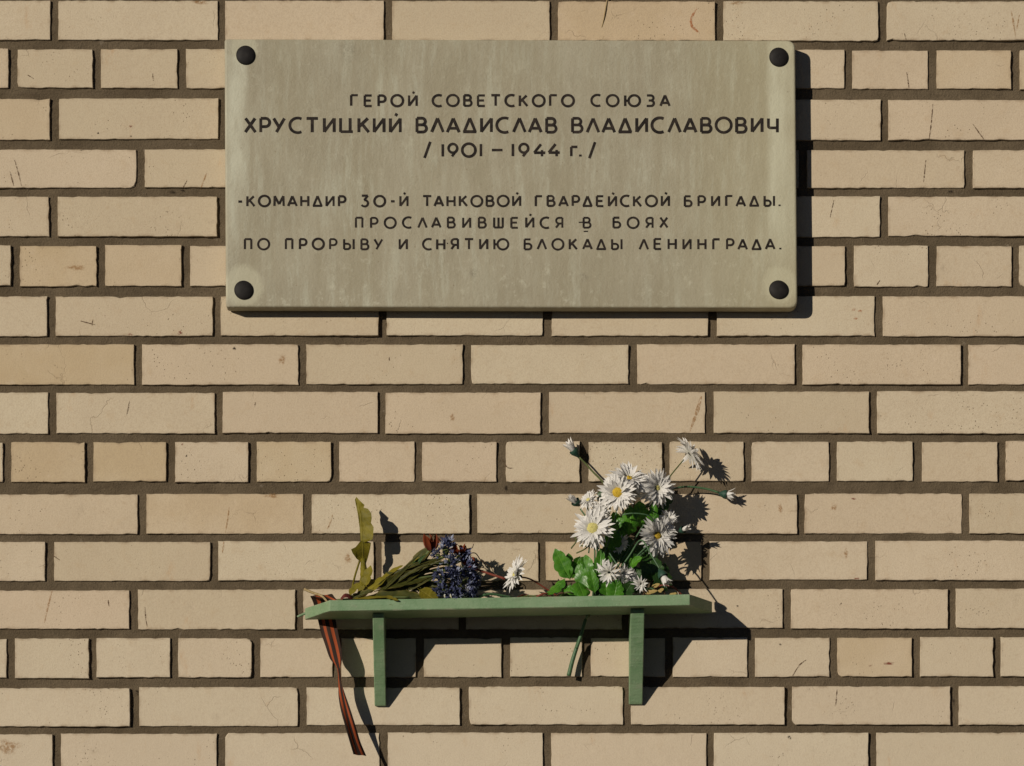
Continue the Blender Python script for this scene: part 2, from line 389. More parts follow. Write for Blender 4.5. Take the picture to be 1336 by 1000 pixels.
planes = []
def brick_geo(x0, x1, yt, yb, step, rr, near):
    """rough-edged brick: outline, chamfer ring, side walls running back into the mortar"""
    X0, X1 = (x0-668)*S, (x1-668)*S; Z1, Z0 = (500-yt)*S, (500-yb)*S
    cx, cz = (X0+X1)/2, (Z0+Z1)/2
    y0 = rr.uniform(-.0010, .0010); ax = rr.uniform(-.005, .005); az = rr.uniform(-.010, .010)
    if near: planes.append((X0, X1, Z0, Z1, cx, cz, y0, ax, az))
    pts = []
    def edge(a, b, ln):
        n = max(2, int(ln/step))
        for i in range(n):
            f = i/n; f2 = f + (rr.uniform(-.3, .3)/n if i else 0)
            pts.append((a[0]+(b[0]-a[0])*f2, a[1]+(b[1]-a[1])*f2))
    edge((X0, Z0), (X1, Z0), X1-X0); edge((X1, Z0), (X1, Z1), Z1-Z0)
    edge((X1, Z1), (X0, Z1), X1-X0); edge((X0, Z1), (X0, Z0), Z1-Z0)
    bites = [(rr.choice((X0, X1)) if rr.random() < .3 else rr.uniform(X0, X1), rr.choice((Z0, Z1)), rr.uniform(.003, .007), rr.uniform(.0008, .0026)) for _ in range(rr.choice((0, 0, 1, 1, 2)))]
    ring = []
    for (x, z) in pts:
        q = Vector((x*60, z*60, rr.random()*.2)); j = noise.noise(q)*.0009 + noise.noise(q*4)*.0009
        ins = .0004 + abs(j) + rr.uniform(0, .0007)
        for bx, bz, br, bd in bites:
            dd = math.hypot(x-bx, z-bz)
            if dd < br*1.5: ins += bd*(1-dd/(br*1.5))
        dx = (ins if x < cx else -ins) if abs(abs(x-cx)-(X1-X0)/2) < 1e-6 or abs(abs(z-cz)-(Z1-Z0)/2) > 1e-6 else 0
        dz = (ins if z < cz else -ins) if abs(abs(z-cz)-(Z1-Z0)/2) < 1e-6 else 0
        ring.append((x+dx, z+dz, ins))
    n = len(ring); v = []
    for lvl in range(4):
        for i, (x, z, ins) in enumerate(ring):
            ch = .00045 + ins*.25 if lvl == 0 else (.0001 if lvl == 1 else 0)
            yy = {0: 0, 1: .0006 + ins*.3, 2: .006, 3: .020}[lvl]
            sx = max(0.0, 1 - ch*2/(X1-X0)); sz = max(0.0, 1 - ch*2/(Z1-Z0))
            X = cx+(x-cx)*sx; Z = cz+(z-cz)*sz
            v.append((X, y0+ax*(X-cx)+az*(Z-cz)+yy, Z))
    # inner ring on the face, keeps the dirty rim narrow
    for i, (x, z, ins) in enumerate(ring):
        X = cx+(x-cx)*(1-.010/(X1-X0)); Z = cz+(z-cz)*(1-.010/(Z1-Z0)); v.append((X, y0+ax*(X-cx)+az*(Z-cz), Z))
    f = []
    for i in range(n):
        j = (i+1) % n
        f.append((4*n+i, 4*n+j, j, i)[::-1])
        for lvl in range(3): f.append((lvl*n+i, lvl*n+j, (lvl+1)*n+j, (lvl+1)*n+i)[::-1])
    f.append(tuple(range(4*n, 5*n)))
    rim = [1.0]*(4*n) + [0.0]*n
    return v, f, rim

nb = 0; outer_v = []; outer_f = []; outer_rim = []; outer_t = []
for (k, t_, b_, js) in rows:
    for a, b in zip(js[:-1], js[1:]):
        gl, gr = R.uniform(3.7, 5.3), R.uniform(3.7, 5.3)
        x0, x1 = a+gl, b-gr
        tl = (6-k)*.14*((a+b)/2-668)/668 if 0 <= k < 16 else 0
        yt, yb = t_+tl-.3+R.uniform(-.7, .7), b_+tl+.5+R.uniform(-.7, .7)
        near = x1 > -60 and x0 < 1396 and yb > -40 and yt < 1040
        v, f, rim = brick_geo(x0, x1, yt, yb, .008 if near else .05, R, near)
        if near:
            o = mesh_obj('brick', v, f, BRICK, wall)
            at = o.data.attributes.new('rim', 'FLOAT', 'POINT'); at.data.foreach_set('value', rim); nb += 1
        else:
            n0 = len(outer_v); outer_v += v; outer_f += [tuple(i+n0 for i in q) for q in f]; outer_rim += rim; outer_t += [R.random()]*len(v)
o = mesh_obj('brick_courses', outer_v, outer_f, BRICK, wall, kind='stuff')
at = o.data.attributes.new('rim', 'FLOAT', 'POINT'); at.data.foreach_set('value', outer_rim)
at = o.data.attributes.new('tone', 'FLOAT', 'POINT'); at.data.foreach_set('value', outer_t)
print('bricks', nb)
# mortar bed: troweled, slightly uneven
X0, X1, Z0, Z1, st = -.90, .90, -.68, .68, .0055
nx, nz = int((X1-X0)/st), int((Z1-Z0)/st); mv = []; mf = []
for j in range(nz+1):
    for i in range(nx+1):
        x = X0+i*st; z = Z0+j*st
        d = noise.noise(Vector((x*7, 3, z*7)))*.0020 + noise.noise(Vector((x*55, 7, z*55)))*.0011 + noise.noise(Vector((x*140, 1, z*140)))*.0006
        mv.append((x, .0045+d*1.2, z))
for j in range(nz):
    for i in range(nx):
        a = j*(nx+1)+i; mf.append((a, a+1, a+nx+2, a+nx+1))
mesh_obj('mortar', mv, mf, MORTAR, wall, True)
mesh_obj('mortar', [(-2.9, .0115, -2.75), (2.9, .0115, -2.75), (2.9, .0115, 1.9), (-2.9, .0115, 1.9), (-2.9, .38, -2.75), (2.9, .38, -2.75), (2.9, .38, 1.9), (-2.9, .38, 1.9)],
         [(0, 1, 2, 3), (1, 5, 6, 2), (3, 2, 6, 7), (4, 0, 3, 7), (5, 4, 7, 6)], MORTAR, wall)

# scratches, straws stuck to the bricks and stains with outlines of their own
def face_y(x, z):
    for (a, b, c, d, cx, cz, y0, ax, az) in planes:
        if a <= x <= b and c <= z <= d: return y0+ax*(x-cx)+az*(z-cz)
    return .0028
SCR = m_mark('dark scratch', (.10, .055, .03), .85); RUST = m_mark('rust stain', (.42, .13, .035), .62); TAN = m_mark('tan smear', (.36, .19, .07), .55)
REDM = m_mark('red brown spot', (.22, .05, .03), .8); SMUDGE_SHADE = m_mark('black smudge', (.03, .022, .016), .9)
def mark(name, pts, w, m_):
    mb = MB(); c = spline([Vector((p[0], p[1], 0)) for p in pts], 5)
    vs = []; n = len(c)
    for i, p in enumerate(c):
        tt = (c[min(i+1, n-1)]-c[max(i-1, 0)]).normalized(); pr = Vector((-tt.y, tt.x, 0))
        ww = w*.5*(math.sin(math.pi*(i+.35)/(n-.3)))**.5*R.uniform(.6, 1.25)
        for s_ in (-1, 1):
            q = p+pr*s_*ww; x = (q.x-668)*S; z = (500-q.y)*S; vs.append((x, face_y(x, z)-.00035, z))
    mb.add(vs, [(2*i, 2*i+1, 2*i+3, 2*i+2) for i in range(n-1)]); mb.build(name, m_, wall, False)
def blot(name, cx, cy, rx, ry, m_, rot=0):
    vs = [((cx-668)*S, 0, (500-cy)*S)]
    n = 14
    for i in range(n):
        a = 2*math.pi*i/n; q = R.uniform(.6, 1.15); x = math.cos(a)*rx*q; y = math.sin(a)*ry*q
        vs.append(((cx+x*math.cos(rot)-y*math.sin(rot)-668)*S, 0, (500-cy-x*math.sin(rot)-y*math.cos(rot))*S))
    vs = [(x, face_y(x, z)-.0003, z) for x, y, z in vs]
    mesh_obj(name, vs, [(0, 1+i, 1+(i+1) % n) for i in range(n)], m_, wall, uv=[(0, 0)]+[(1, 0)]*n)
for a in [((13, 224), (18, 243)), ((19, 209), (24, 226), (28, 243)), ((1180, 44), (1182, 53)), ((1183, 94), (1186, 115)), ((1217, 136), (1215, 160), (1212, 183)),
          ((1269, 162), (1277, 173), (1285, 184)), ((1208, 209), (1205, 238)), ((1088, 261), (1083, 284)), ((189, 792), (190, 806), (192, 818)), ((69, 725), (78, 731)),
          ((165, 543), (169, 523)), ((655, 600), (662, 610), (670, 611)), ((508, 466), (508, 471)), ((333, 525), (332, 532)), ((141, 783), (142, 791)), ((1098, 787), (1095, 790)),
          ((1034, 882), (1043, 868), (1052, 861)), ((36, 98), (44, 103)), ((199, 96), (200, 106)), ((1148, 366), (1144, 372)), ((1092, 900), (1090, 922)), ((244, 236), (239, 245)),
          ((105, 419), (124, 424)), ((121, 417), (120, 425))]:
    mark('scratch', a, 1.7, SCR)
for a in [((299, 661), (297, 678), (294, 695)), ((434, 672), (431, 682), (427, 691)), ((68, 771), (63, 790), (58, 813)), ((1319, 14), (1322, 30), (1325, 49)), ((270, 225), (266, 236), (262, 246)),
          ((292, 707), (290, 722)), ((1330, 20), (1326, 40))]:
    mark('scratch', a, 2.2, TAN)
mark('rust_stain', ((909, 12), (902, 24), (903, 35), (913, 44)), 3.6, RUST)
mark('straw', ((915, 517), (909, 538), (900, 563)), 4.5, TAN)
for a in [(1114, 404, 4, 3), (1122, 406, 4, 3), (1116, 416, 4, 2.5)]: blot('rust_stain', *a, RUST)
for a in [(1159, 866, 9, 3), (1135, 869, 4, 1.5), (1114, 651, 5, 2), (1118, 755, 5, 2), (170, 437, 4, 3), (235, 435, 5, 4), (238, 580, 2, 2), (170, 165, 3, 2.4)]: blot('red_spot', *a, REDM)
for a in [(100, 350, 18, 5), (1018, 664, 5, 9), (1088, 662, 5, 6), (354, 647, 14, 4), (454, 728, 6, 12), (1104, 722, 4, 8), (260, 3, 16, 4), (960, 4, 24, 3), (368, 470, 7, 8), (10, 975, 20, 14), (590, 545, 5, 7)]: blot('faint_stain', *a, TAN)
for a in [(224, 250, 7, 3), (238, 248, 5, 2), (1240, 250, 6, 3), (178, 903, 3, 6), (1244, 915, 2, 8), (128, 174, 2, 2), (171, 178, 2.2, 2), (243, 595, 2, 2), (1018, 841, 2.4, 2.2), (962, 791, 2.2, 2), (1030, 962, 4, 4), (660, 637, 3, 5), (306, 455, 3.4, 3)]: blot('smudge_and_hole_shade', *a, SMUDGE_SHADE)  # real smudges, plus the shade of deep joint holes painted as dark blots
# smears of mortar dragged over the brick edges, and tiny chips, too small to pick apart
SMEAR = m_mark('dried mortar smear', (.17, .14, .10), .9); CHIP = m_mark('chipped brick edge', (.27, .185, .11), .9)
for nm, m__, cnt, sx, sy in (('mortar_smears', SMEAR, 150, 7, 1.6), ('edge_chips', CHIP, 190, 3.2, 1.3)):
    mb = MB()
    for _ in range(cnt):
        a, b, c, d, cx, cz, y0, ax, az = R.choice(planes)
        if R.random() < .78: x = R.uniform(a, b); z = R.choice((c, d)); rx, ry = R.uniform(.4, 1.5)*sx*S, R.uniform(.5, 1.5)*sy*S
        else: x = R.choice((a, b)); z = R.uniform(c, d); rx, ry = R.uniform(.5, 1.5)*sy*S, R.uniform(.4, 1.3)*sx*S
        n = 11; vs = [(x, 0, z)]
        for i in range(n):
            q = 2*math.pi*i/n; k = R.uniform(.5, 1.25); vs.append((x+math.cos(q)*rx*k, 0, z+math.sin(q)*ry*k))
        vs = [(min(max(X, a+.0015), b-.0015), 0, min(max(Z, c+.0015), d-.0015)) for X, _y, Z in vs]
        vs = [(X, y0+ax*(X-cx)+az*(Z-cz)-.0002-.0001*(m__ is CHIP), Z) for X, _y, Z in vs]
        mb.add(vs, [(0, 1+i, 1+(i+1) % n) for i in range(n)], [(0, 0)]+[(.8, 0)]*n)
    mb.build(nm, m__, wall, False, kind='stuff')
mb = MB(); tube(mb, [P(793, -4, 1), P(790, 12, 2.5), P(788, 24, 2), P(785, 36, 1)], .0011, .0007, 5); mb.build('straw', DRY, wall)

# ------------------------------------------------------------------ plaque
DP = 28.0
plaque = empty('memorial_plaque', P(667, 404, 4), 'grey stone memorial plaque with six lines of dark engraved Cyrillic lettering and black corner bolts', 'plaque')
yf = -DP*S; yb_ = -5.5*S
fl = [P(292.8, 51, DP), P(1037.5, 53, DP), P(1040.5, 404.5-2.6, DP), P(294.6, 403.5-2.6, DP)]   # TL TR BR BL of the front
def corner(p, a, b, r, n=5):
    u = (a-p).normalized()*r; w = (b-p).normalized()*r; out = []
    for i in range(n+1):
        f = i/n; out.append((p+u)*(1-f)**2 + p*2*f*(1-f) + (p+w)*f*f)
    return out
ol = corner(fl[0], fl[3], fl[1], .004) + corner(fl[1], fl[0], fl[2], .013, 7) + corner(fl[2], fl[1], fl[3], .013, 7) + corner(fl[3], fl[2], fl[0], .005)
cenP = sum(ol, Vector())/len(ol); n = len(ol); v = []
for lvl, (ins, y) in enumerate([(.0034, yf), (.0016, yf+.0004), (.0004, yf+.0016), (0, yf+.0036), (0, yb_)]):
    for p in ol:
        v.append((p.x + (ins if p.x < cenP.x else -ins), y, p.z + (ins if p.z < cenP.z else -ins)))
f = [tuple(range(n))] + [(l_*n+i, l_*n+(i+1) % n, (l_+1)*n+(i+1) % n, (l_+1)*n+i) for l_ in range(4) for i in range(n)] + [tuple(range(4*n, 5*n))[::-1]]
slab = mesh_obj('slab', v, f, STONE, plaque); rec_normals(slab)
for bx, by in ((320.5, 72.5), (1016, 75), (318, 379), (1016, 378.5)):
    c = P(bx, by, DP); mb = MB(); vs = []; fs = []; N = 28
    prof = [(1.0, -.004), (1.0, .0009), (.97, .0019), (.88, .0029), (.6, .0043), (.25, .0052), (.06, .0050)]
    wob = R.uniform(0, 6)
    for rr_, h in prof:
        for k in range(N):
            a = 2*math.pi*k/N; r = .0152*rr_*(1+.025*math.sin(2*a+wob))
            vs.append((c.x+math.cos(a)*r, yf-h, c.z+math.sin(a)*r*.97))
    for l_ in range(len(prof)-1):
        for k in range(N): fs.append((l_*N+k, l_*N+(k+1) % N, (l_+1)*N+(k+1) % N, (l_+1)*N+k))
    fs.append(tuple(range((len(prof)-1)*N, len(prof)*N)))
    o = mesh_obj('bolt_cap', vs, fs, BOLT, plaque, True); rec_normals(o)
    # steel pin that carries the slab off the wall
    mb = MB(); tube(mb, [Vector((c.x, -.0062, c.z)), Vector((c.x, .004, c.z))], .007, .007, 10, 2); mb.build('pin', BOLT, plaque)

def arc(cx, cy, rx, ry, a0, a1, n=18):
    return [(cx+rx*math.cos(math.radians(a0+(a1-a0)*i/n)), cy+ry*math.sin(math.radians(a0+(a1-a0)*i/n))) for i in range(n+1)]
def bowl(x0, y0, y1, w):
    r = (y1-y0)/2; return [(x0, y0)] + arc(w-r*.95, (y0+y1)/2, r*.95, r, -90, 90, 10) + [(x0, y1)]
GL = {
 'Г': (.56, [[(0, 0), (0, 1)], [(0, 1), (.58, 1)]]), 'Е': (.58, [[(0, 0), (0, 1)], [(0, 1), (.6, 1)], [(0, .52), (.52, .52)], [(0, 0), (.6, 0)]]),
 'Р': (.60, [[(0, 0), (0, 1)], bowl(0, .40, 1, .60)]), 'О': (1.02, [arc(.51, .5, .51, .53, 0, 360, 32)]),
 'И': (.66, [[(0, 0), (0, 1)], [(.66, 0), (.66, 1)], [(0, .02), (.66, .98)]]),
 'С': (.76, [arc(.53, .5, .53, .53, 62, 298, 22)]), 'В': (.62, [[(0, 0), (0, 1)], bowl(0, .52, 1, .56), bowl(0, 0, .52, .64)]),
 'Т': (.76, [[(.38, 0), (.38, 1)], [(0, 1), (.76, 1)]]), 'К': (.66, [[(0, 0), (0, 1)], [(.03, .42), (.60, 1)], [(.20, .60), (.66, 0)]]),
 'Ю': (1.30, [[(0, 0), (0, 1)], [(0, .5), (.30, .5)], arc(.80, .5, .50, .52, 0, 360, 30)]),
 'З': (.62, [[(0.02, 1), (.35, 1)] + arc(.38, .76, .22, .24, 90, -90, 8) + [(.18, .52)], [(.36, .52)] + arc(.38, .26, .25, .26, 90, -90, 8) + [(0, 0)]]),
 'А': (.80, [[(0, 0), (.40, 1)], [(.40, 1), (.80, 0)], [(.14, .28), (.66, .28)]]),
 'Х': (.68, [[(0, 0), (.66, 1)], [(.02, 1), (.68, 0)]]), 'У': (.72, [[(0, 1), (.38, .32)], [(.72, 1), (.18, 0)]]),
 'Ц': (.80, [[(0, 1), (0, 0)], [(0, 0.02), (.82, 0.02)], [(.64, 0), (.64, 1)]]), 'Л': (.78, [[(0, 0), (.40, 1)], [(.40, 1), (.78, 0)]]),
 'Д': (.86, [[(.06, 0), (.44, 1)], [(.44, 1), (.82, 0)], [(0, 0.02), (.88, 0.02)]]),
 'Ч': (.60, [[(0, 1), (0, .56)] + arc(.14, .46, .14, .14, 180, 270, 5) + [(.60, .32)], [(.60, 0), (.60, 1)]]),
 'М': (.86, [[(0, 0), (.03, 1)], [(.03, 1), (.43, .18)], [(.43, .18), (.83, 1)], [(.83, 1), (.86, 0)]]),
 'Н': (.66, [[(0, 0), (0, 1)], [(.66, 0), (.66, 1)], [(0, .5), (.66, .5)]]), 'П': (.60, [[(0, 0), (0, 1)], [(.60, 0), (.60, 1)], [(0, 1), (.60, 1)]]),
 'Ы': (.90, [[(0, 0), (0, 1)], bowl(0, 0, .54, .56), [(.88, 0), (.88, 1)]]), 'Ш': (.80, [[(0, 0), (0, 1)], [(.40, 0), (.40, 1)], [(.80, 0), (.80, 1)], [(0, 0), (.80, 0)]]),
 'Я': (.60, [[(.60, 0), (.60, 1)], [(.60-x, y) for x, y in bowl(0, .42, 1, .58)], [(.30, .42), (0, 0)]]),
 'Б': (.62, [[(0, 0), (0, 1)], [(0, 1), (.54, 1)], bowl(0, 0, .56, .62)]),
 '1': (.10, [[(.05, 0), (.05, 1)]]), '9': (.70, [arc(.35, .66, .33, .36, 0, 360, 22), [(.65, .52), (.28, 0)]]), '0': (1.0, [arc(.5, .5, .5, .53, 0, 360, 30)]),
 '4': (.84, [[(.52, 1), (0, .30)], [(0, .30), (.84, .30)], [(.60, .52), (.60, 0)]]),
 '3': (.66, [[(.04, 1.04), (.60, 1.04)], [(.60, 1.04), (.26, .58)], [(.26, .58)] + arc(.30, .27, .32, .32, 75, -150, 14)]),
 '/': (.44, [[(0, -.15), (.44, 1.18)]]), '–': (.80, [[(0, .5), (.80, .5)]]), '-': (.34, [[(0, .47), (.34, .47)]]), '.': (.08, [[(.04, -.02), (.04, .14)]]),
 'г': (.46, [[(0, 0), (0, .76)], [(0, .76), (.46, .76)]]), ',': (.1, [[(.06, .08), (0, -.12)]]),
}
GL['Й'] = (.66, GL['И'][1] + [[(.34, 1.17), (.44, 1.36)]])
SPECIALGAP = {('Т', 'А'), ('А', 'Т')}
zoff = 0
def stroke_into(mb, pts, w):
    """flat-ended ribbon along a polyline, in photo pixels, laid in the plaque face"""
    global zoff
    n = len(pts); closed = n > 3 and (Vector(pts[0])-Vector(pts[-1])).length < 1e-3
    L = []
    for i in range(n):
        p = Vector(pts[i])
        if closed: a = Vector(pts[i-1 if i else n-2]); b = Vector(pts[i+1 if i < n-1 else 1])
        else: a = Vector(pts[max(i-1, 0)]); b = Vector(pts[min(i+1, n-1)])
        t = (b-a).normalized(); pr = Vector((-t.y, t.x)); ww = w*.5*(1+.07*noise.noise(Vector((p.x*.4, p.y*.4, 0))))
        k = 1.0
        if 0 < i < n-1 or closed:
            d1 = (p-a).normalized(); k = 1/max(.6, abs(pr.dot(Vector((-d1.y, d1.x)))))
        L.append((p+pr*ww*k, p-pr*ww*k))
    zoff = (zoff+1) % 9
    vs = []
    for a, b in L:
        for q in (a, b):
            o = P(q.x, q.y, DP); o.y = yf-.00028-zoff*.00003; vs.append(o)
    mb.add(vs, [(2*i, 2*i+1, 2*i+3, 2*i+2) for i in range(n-1)])
def inscription(words, ytop, ybot, w):
    H = ybot-ytop-w; out = []; WX = 1.08
    for text, xa, xb in words:
        tw = sum(GL[ch][0] for ch in text)*H*WX; n = len(text)
        avail = (xb-xa-w)-tw; gap = avail/(n-1) if n > 1 else 0
        # optical spacing: slanted letters sit closer together
        x = xa+w/2
        wts = []
        for a, b in zip(text[:-1], text[1:]):
            q = 1.0
            if a in 'АЛДГТУР4' and b in 'АЛДУ4': q = .62
            elif a in 'АЛДОСКХУЮ' or b in 'АЛДОСХУ': q = .84
            if b in '.': q = .7
            wts.append(q)
        sw = sum(wts) or 1
        for i, ch in enumerate(text):
            mb = MB(); out.append(mb); gw, st_ = GL[ch]; jy = R.uniform(-.25, .25)
            for s_ in st_:
                stroke_into(mb, [(x+a*H*WX, ybot-w/2-b*H+jy) for a, b in s_], w*(1.0+R.uniform(-.06, .06)))
            x += gw*H*WX + (avail*wts[i]/sw if i < n-1 else 0)
    return out
for words, yt, yb2, w, extra in [
    ([('ГЕРОЙ', 456.6, 545), ('СОВЕТСКОГО', 563, 750), ('СОЮЗА', 770, 875)], 123.2, 140, 3.0, []),
    ([('ХРУСТИЦКИЙ', 318, 524), ('ВЛАДИСЛАВ', 542, 727), ('ВЛАДИСЛАВОВИЧ', 745, 1016)], 152.8, 174.6, 3.7, []),
    ([('/', 552, 563), ('1901', 575, 630), ('–', 640, 656.5), ('1944', 666.5, 732), ('г.', 743.5, 759.5), ('/', 767, 779)], 186.6, 206, 3.4, []),
    ([('-КОМАНДИР', 309.5, 452), ('30-Й', 470, 533), ('ТАНКОВОЙ', 550.5, 680), ('ГВАРДЕЙСКОЙ', 697.5, 874), ('БРИГАДЫ.', 892, 1019)], 254.8, 270.6, 2.8, []),
    ([('ПРОСЛАВИВШЕЙСЯ', 463, 735), ('В', 760, 771), ('БОЯХ', 799, 872)], 283, 298.6, 2.6, [((755, 290.5), (763, 290)), ((761.5, 302.3), (767, 302.1))]),
    ([('ПО', 318, 352.5), ('ПРОРЫВУ', 371.5, 500), ('И', 520, 532), ('СНЯТИЮ', 550.5, 664.5), ('БЛОКАДЫ', 683, 812.5), ('ЛЕНИНГРАДА.', 833, 1020)], 311, 326.8, 2.7, [((583, 317.8), (584.4, 317.8))])]:
    line = bpy.data.objects.new('inscription_line', None); C.objects.link(line); line.parent = plaque; line.empty_display_size = .01
    line.location = P(667, yb2, DP)-plaque.location
    for mb in inscription(words, yt, yb2, w+.08): mb.build('letter', INK, line, False)
    for e in extra: mb = MB(); stroke_into(mb, list(e), 1.5); mb.build('stray_stroke', INK, line, False)

# ------------------------------------------------------------------ shelf
shelf = empty('wall_shelf', P(665, 800, 10), 'narrow green painted wooden shelf with clipped corners on two triangular brackets', 'shelf')
def xz(px, py, d): q = P(px, py, d); return q.x, q.z
FLx, FLz = xz(430, 783.3, 100); FRx, FRz = xz(900, 775.6, 100)
slope = (FRz-FLz)/(FRx-FLx)
def ztop(x): return FLz+slope*(x-FLx)
bLx = P(398, 789, 34).x; bRx = P(929, 788, 34).x
TH = .0168
out = [(FLx, 100), (FRx, 100), (bRx, 34), (bRx, 27), (bLx, 27), (bLx, 34)]
dense = []
for (a, da), (b, db) in zip(out, out[1:]+out[:1]):
    m_ = max(1, int(math.hypot(b-a, (db-da)*S)/.02))
    for i in range(m_): dense.append((a+(b-a)*i/m_, da+(db-da)*i/m_))
n = len(dense)
vt = [(x, -d*S, ztop(x)+noise.noise(Vector((x*30, d*.1, 0)))*.0005) for x, d in dense]
vb = [(x, -d*S, ztop(x)-TH+noise.noise(Vector((x*30, d*.1, 5)))*.0007) for x, d in dense]
board = mesh_obj('board', vt+vb, [tuple(range(n)), tuple(range(n, 2*n))[::-1]]+[(i, (i+1) % n, n+(i+1) % n, n+i) for i in range(n)], PAINT, shelf)
bevel(board, .0011, 2, 35)
def bracket(xl, xr, ytop, ybot, dtop, dbot):
    """wedge board standing on edge against the wall"""
    pl = P(xl, 860, 40).x; pr = P(xr, 860, 40).x; zb = P(xl, ybot, dbot).z
    zt = ztop((pl+pr)/2)-TH-.0003
    prof = [(0.4, zt), (dtop, zt), (dtop, zt-.006)]
    for i in range(1, 9):
        f_ = i/9; prof.append((dtop+(dbot-dtop)*f_+R.uniform(-.25, .25), (zt-.006)+(zb+.003-zt+.006)*f_))
    prof += [(dbot, zb+.003), (dbot-2, zb), (0.4, zb)]
    m_ = len(prof)
    v = [(pl, -d*S, z) for d, z in prof]+[(pr, -d*S, z) for d, z in prof]
    o = mesh_obj('bracket', v, [tuple(range(m_)), tuple(range(m_, 2*m_))[::-1]]+[(i, (i+1) % m_, m_+(i+1) % m_, m_+i) for i in range(m_)], PAINT, shelf)
    bevel(o, .0013, 2, 25)
    return o
bracket(487.5, 502.5, 801, 921, 79, 7); bracket(821.5, 839.5, 799, 919, 80, 7)
mb = MB(); tube(mb, [P(402, 799, 33), P(396, 801.5, 34), P(388, 805, 36)], .0024, .0017, 6, 4, .1); mb.build('splinter', PAINT, shelf)

def top_pt(px, d, lift=0.0):
    """a point lying on the shelf top, given photo column and depth"""
    x = P(px, 780, d).x; return Vector((x, -d*S, ztop(x)+lift*S))

# ------------------------------------------------------------------ ribbon
ribbon = empty('striped_ribbon', P(425, 800, 22), 'orange and black striped ribbon hanging down behind the left end of the green shelf', 'ribbon')
RB = [  # centre px, py, depth, (dx, ddepth) half-to-half width vector
    ((468, 0, 60), (4, 22), 't'), ((446, 0, 58), (4, 24), 't'),
    ((423, 779, 45), (27, 9), 'p'), ((419, 776.5, 34), (28, 5), 'p'), ((421, 784, 25), (26, 2), 'p'), ((424, 797, 20), (24, 1), 'p'),
    ((426.5, 810, 20), (23, 3), 'p'), ((430, 826, 22), (22, 5), 'p'), ((434.5, 843, 25), (20, 8), 'p'), ((438.5, 860, 27), (16, 13), 'p'),
    ((442, 873, 27.5), (3.5, 16), 'p'), ((443.5, 888, 28), (3.5, 13), 'p'), ((446, 905, 29), (9, 9), 'p'), ((450.5, 924, 31), (13, 3), 'p'), ((456.5, 945, 33.5), (15, -6), 'p'),
    ((463, 967, 36), (16, -11), 'p'), ((469.5, 985, 38), (18.5, -13), 'p')]
L_, R_ = [], []
for (px, py, d), (dx, dd), m_ in RB:
    if m_ == 't': a = top_pt(px-dx/2, d-dd/2, 1.2); b = top_pt(px+dx/2, d+dd/2, 2.2)
    else: a = P(px-dx/2, py, d-dd/2); b = P(px+dx/2, py+ (1.2 if py > 870 else 0), d+dd/2)
    L_.append(a); R_.append(b)
sl, sr = spline(L_, 6), spline(R_, 6)
mb = MB(); vs = []; uv = []; fs = []; W_ = 11
for i, (a, b) in enumerate(zip(sl, sr)):
    t = (sl[min(i+1, len(sl)-1)]-sl[max(i-1, 0)]).normalized(); nn = t.cross((b-a).normalized()).normalized()
    for k in range(W_):
        u = k/(W_-1); h = math.sin(u*math.pi*3+i*.08)*.0011+math.sin(u*math.pi*1.5+1)*.0008
        vs.append(a.lerp(b, u)+nn*h); uv.append((u, i/len(sl)*14))
for i in range(len(sl)-1):
    for k in range(W_-1): fs.append((i*W_+k, i*W_+k+1, (i+1)*W_+k+1, (i+1)*W_+k))
mb.add(vs, fs, uv); ro = mb.build('ribbon_band', RIB, ribbon)

# ------------------------------------------------------------------ flowers and leaves
def frame(nrm):
    nrm = nrm.normalized(); a = nrm.cross(Vector((0, 0, 1)))
    if a.length < .1: a = nrm.cross(Vector((1, 0, 0)))
    a.normalize(); return a, a.cross(nrm), nrm

def petal(mb, base, u, nrm, side, L, w, lift0, curl, seg=5, cup=.25, tipsharp=.3):
    """narrow channelled petal leaving base along u, lifting along nrm and curling back"""
    vs = []; uv = []
    p = base.copy(); ang = lift0
    for i in range(seg+1):
        f = i/seg
        ww = w*(math.sin(math.pi*min(1, .18+f*.80))**.7) * (1 if f < .8 else 1-(f-.8)*5*tipsharp)
        d = u*math.cos(ang)+nrm*math.sin(ang); up = nrm*math.cos(ang)-u*math.sin(ang)
        for s_ in (-1, 0, 1):
            vs.append(p+side*s_*ww*.5+up*(abs(s_)*cup*ww)); uv.append((f, .5+s_*.5))
        p = p+d*L/seg; ang += curl/seg
    mb.add(vs, [(3*i+k, 3*i+k+1, 3*i+k+4, 3*i+k+3) for i in range(seg) for k in (0, 1)], uv)

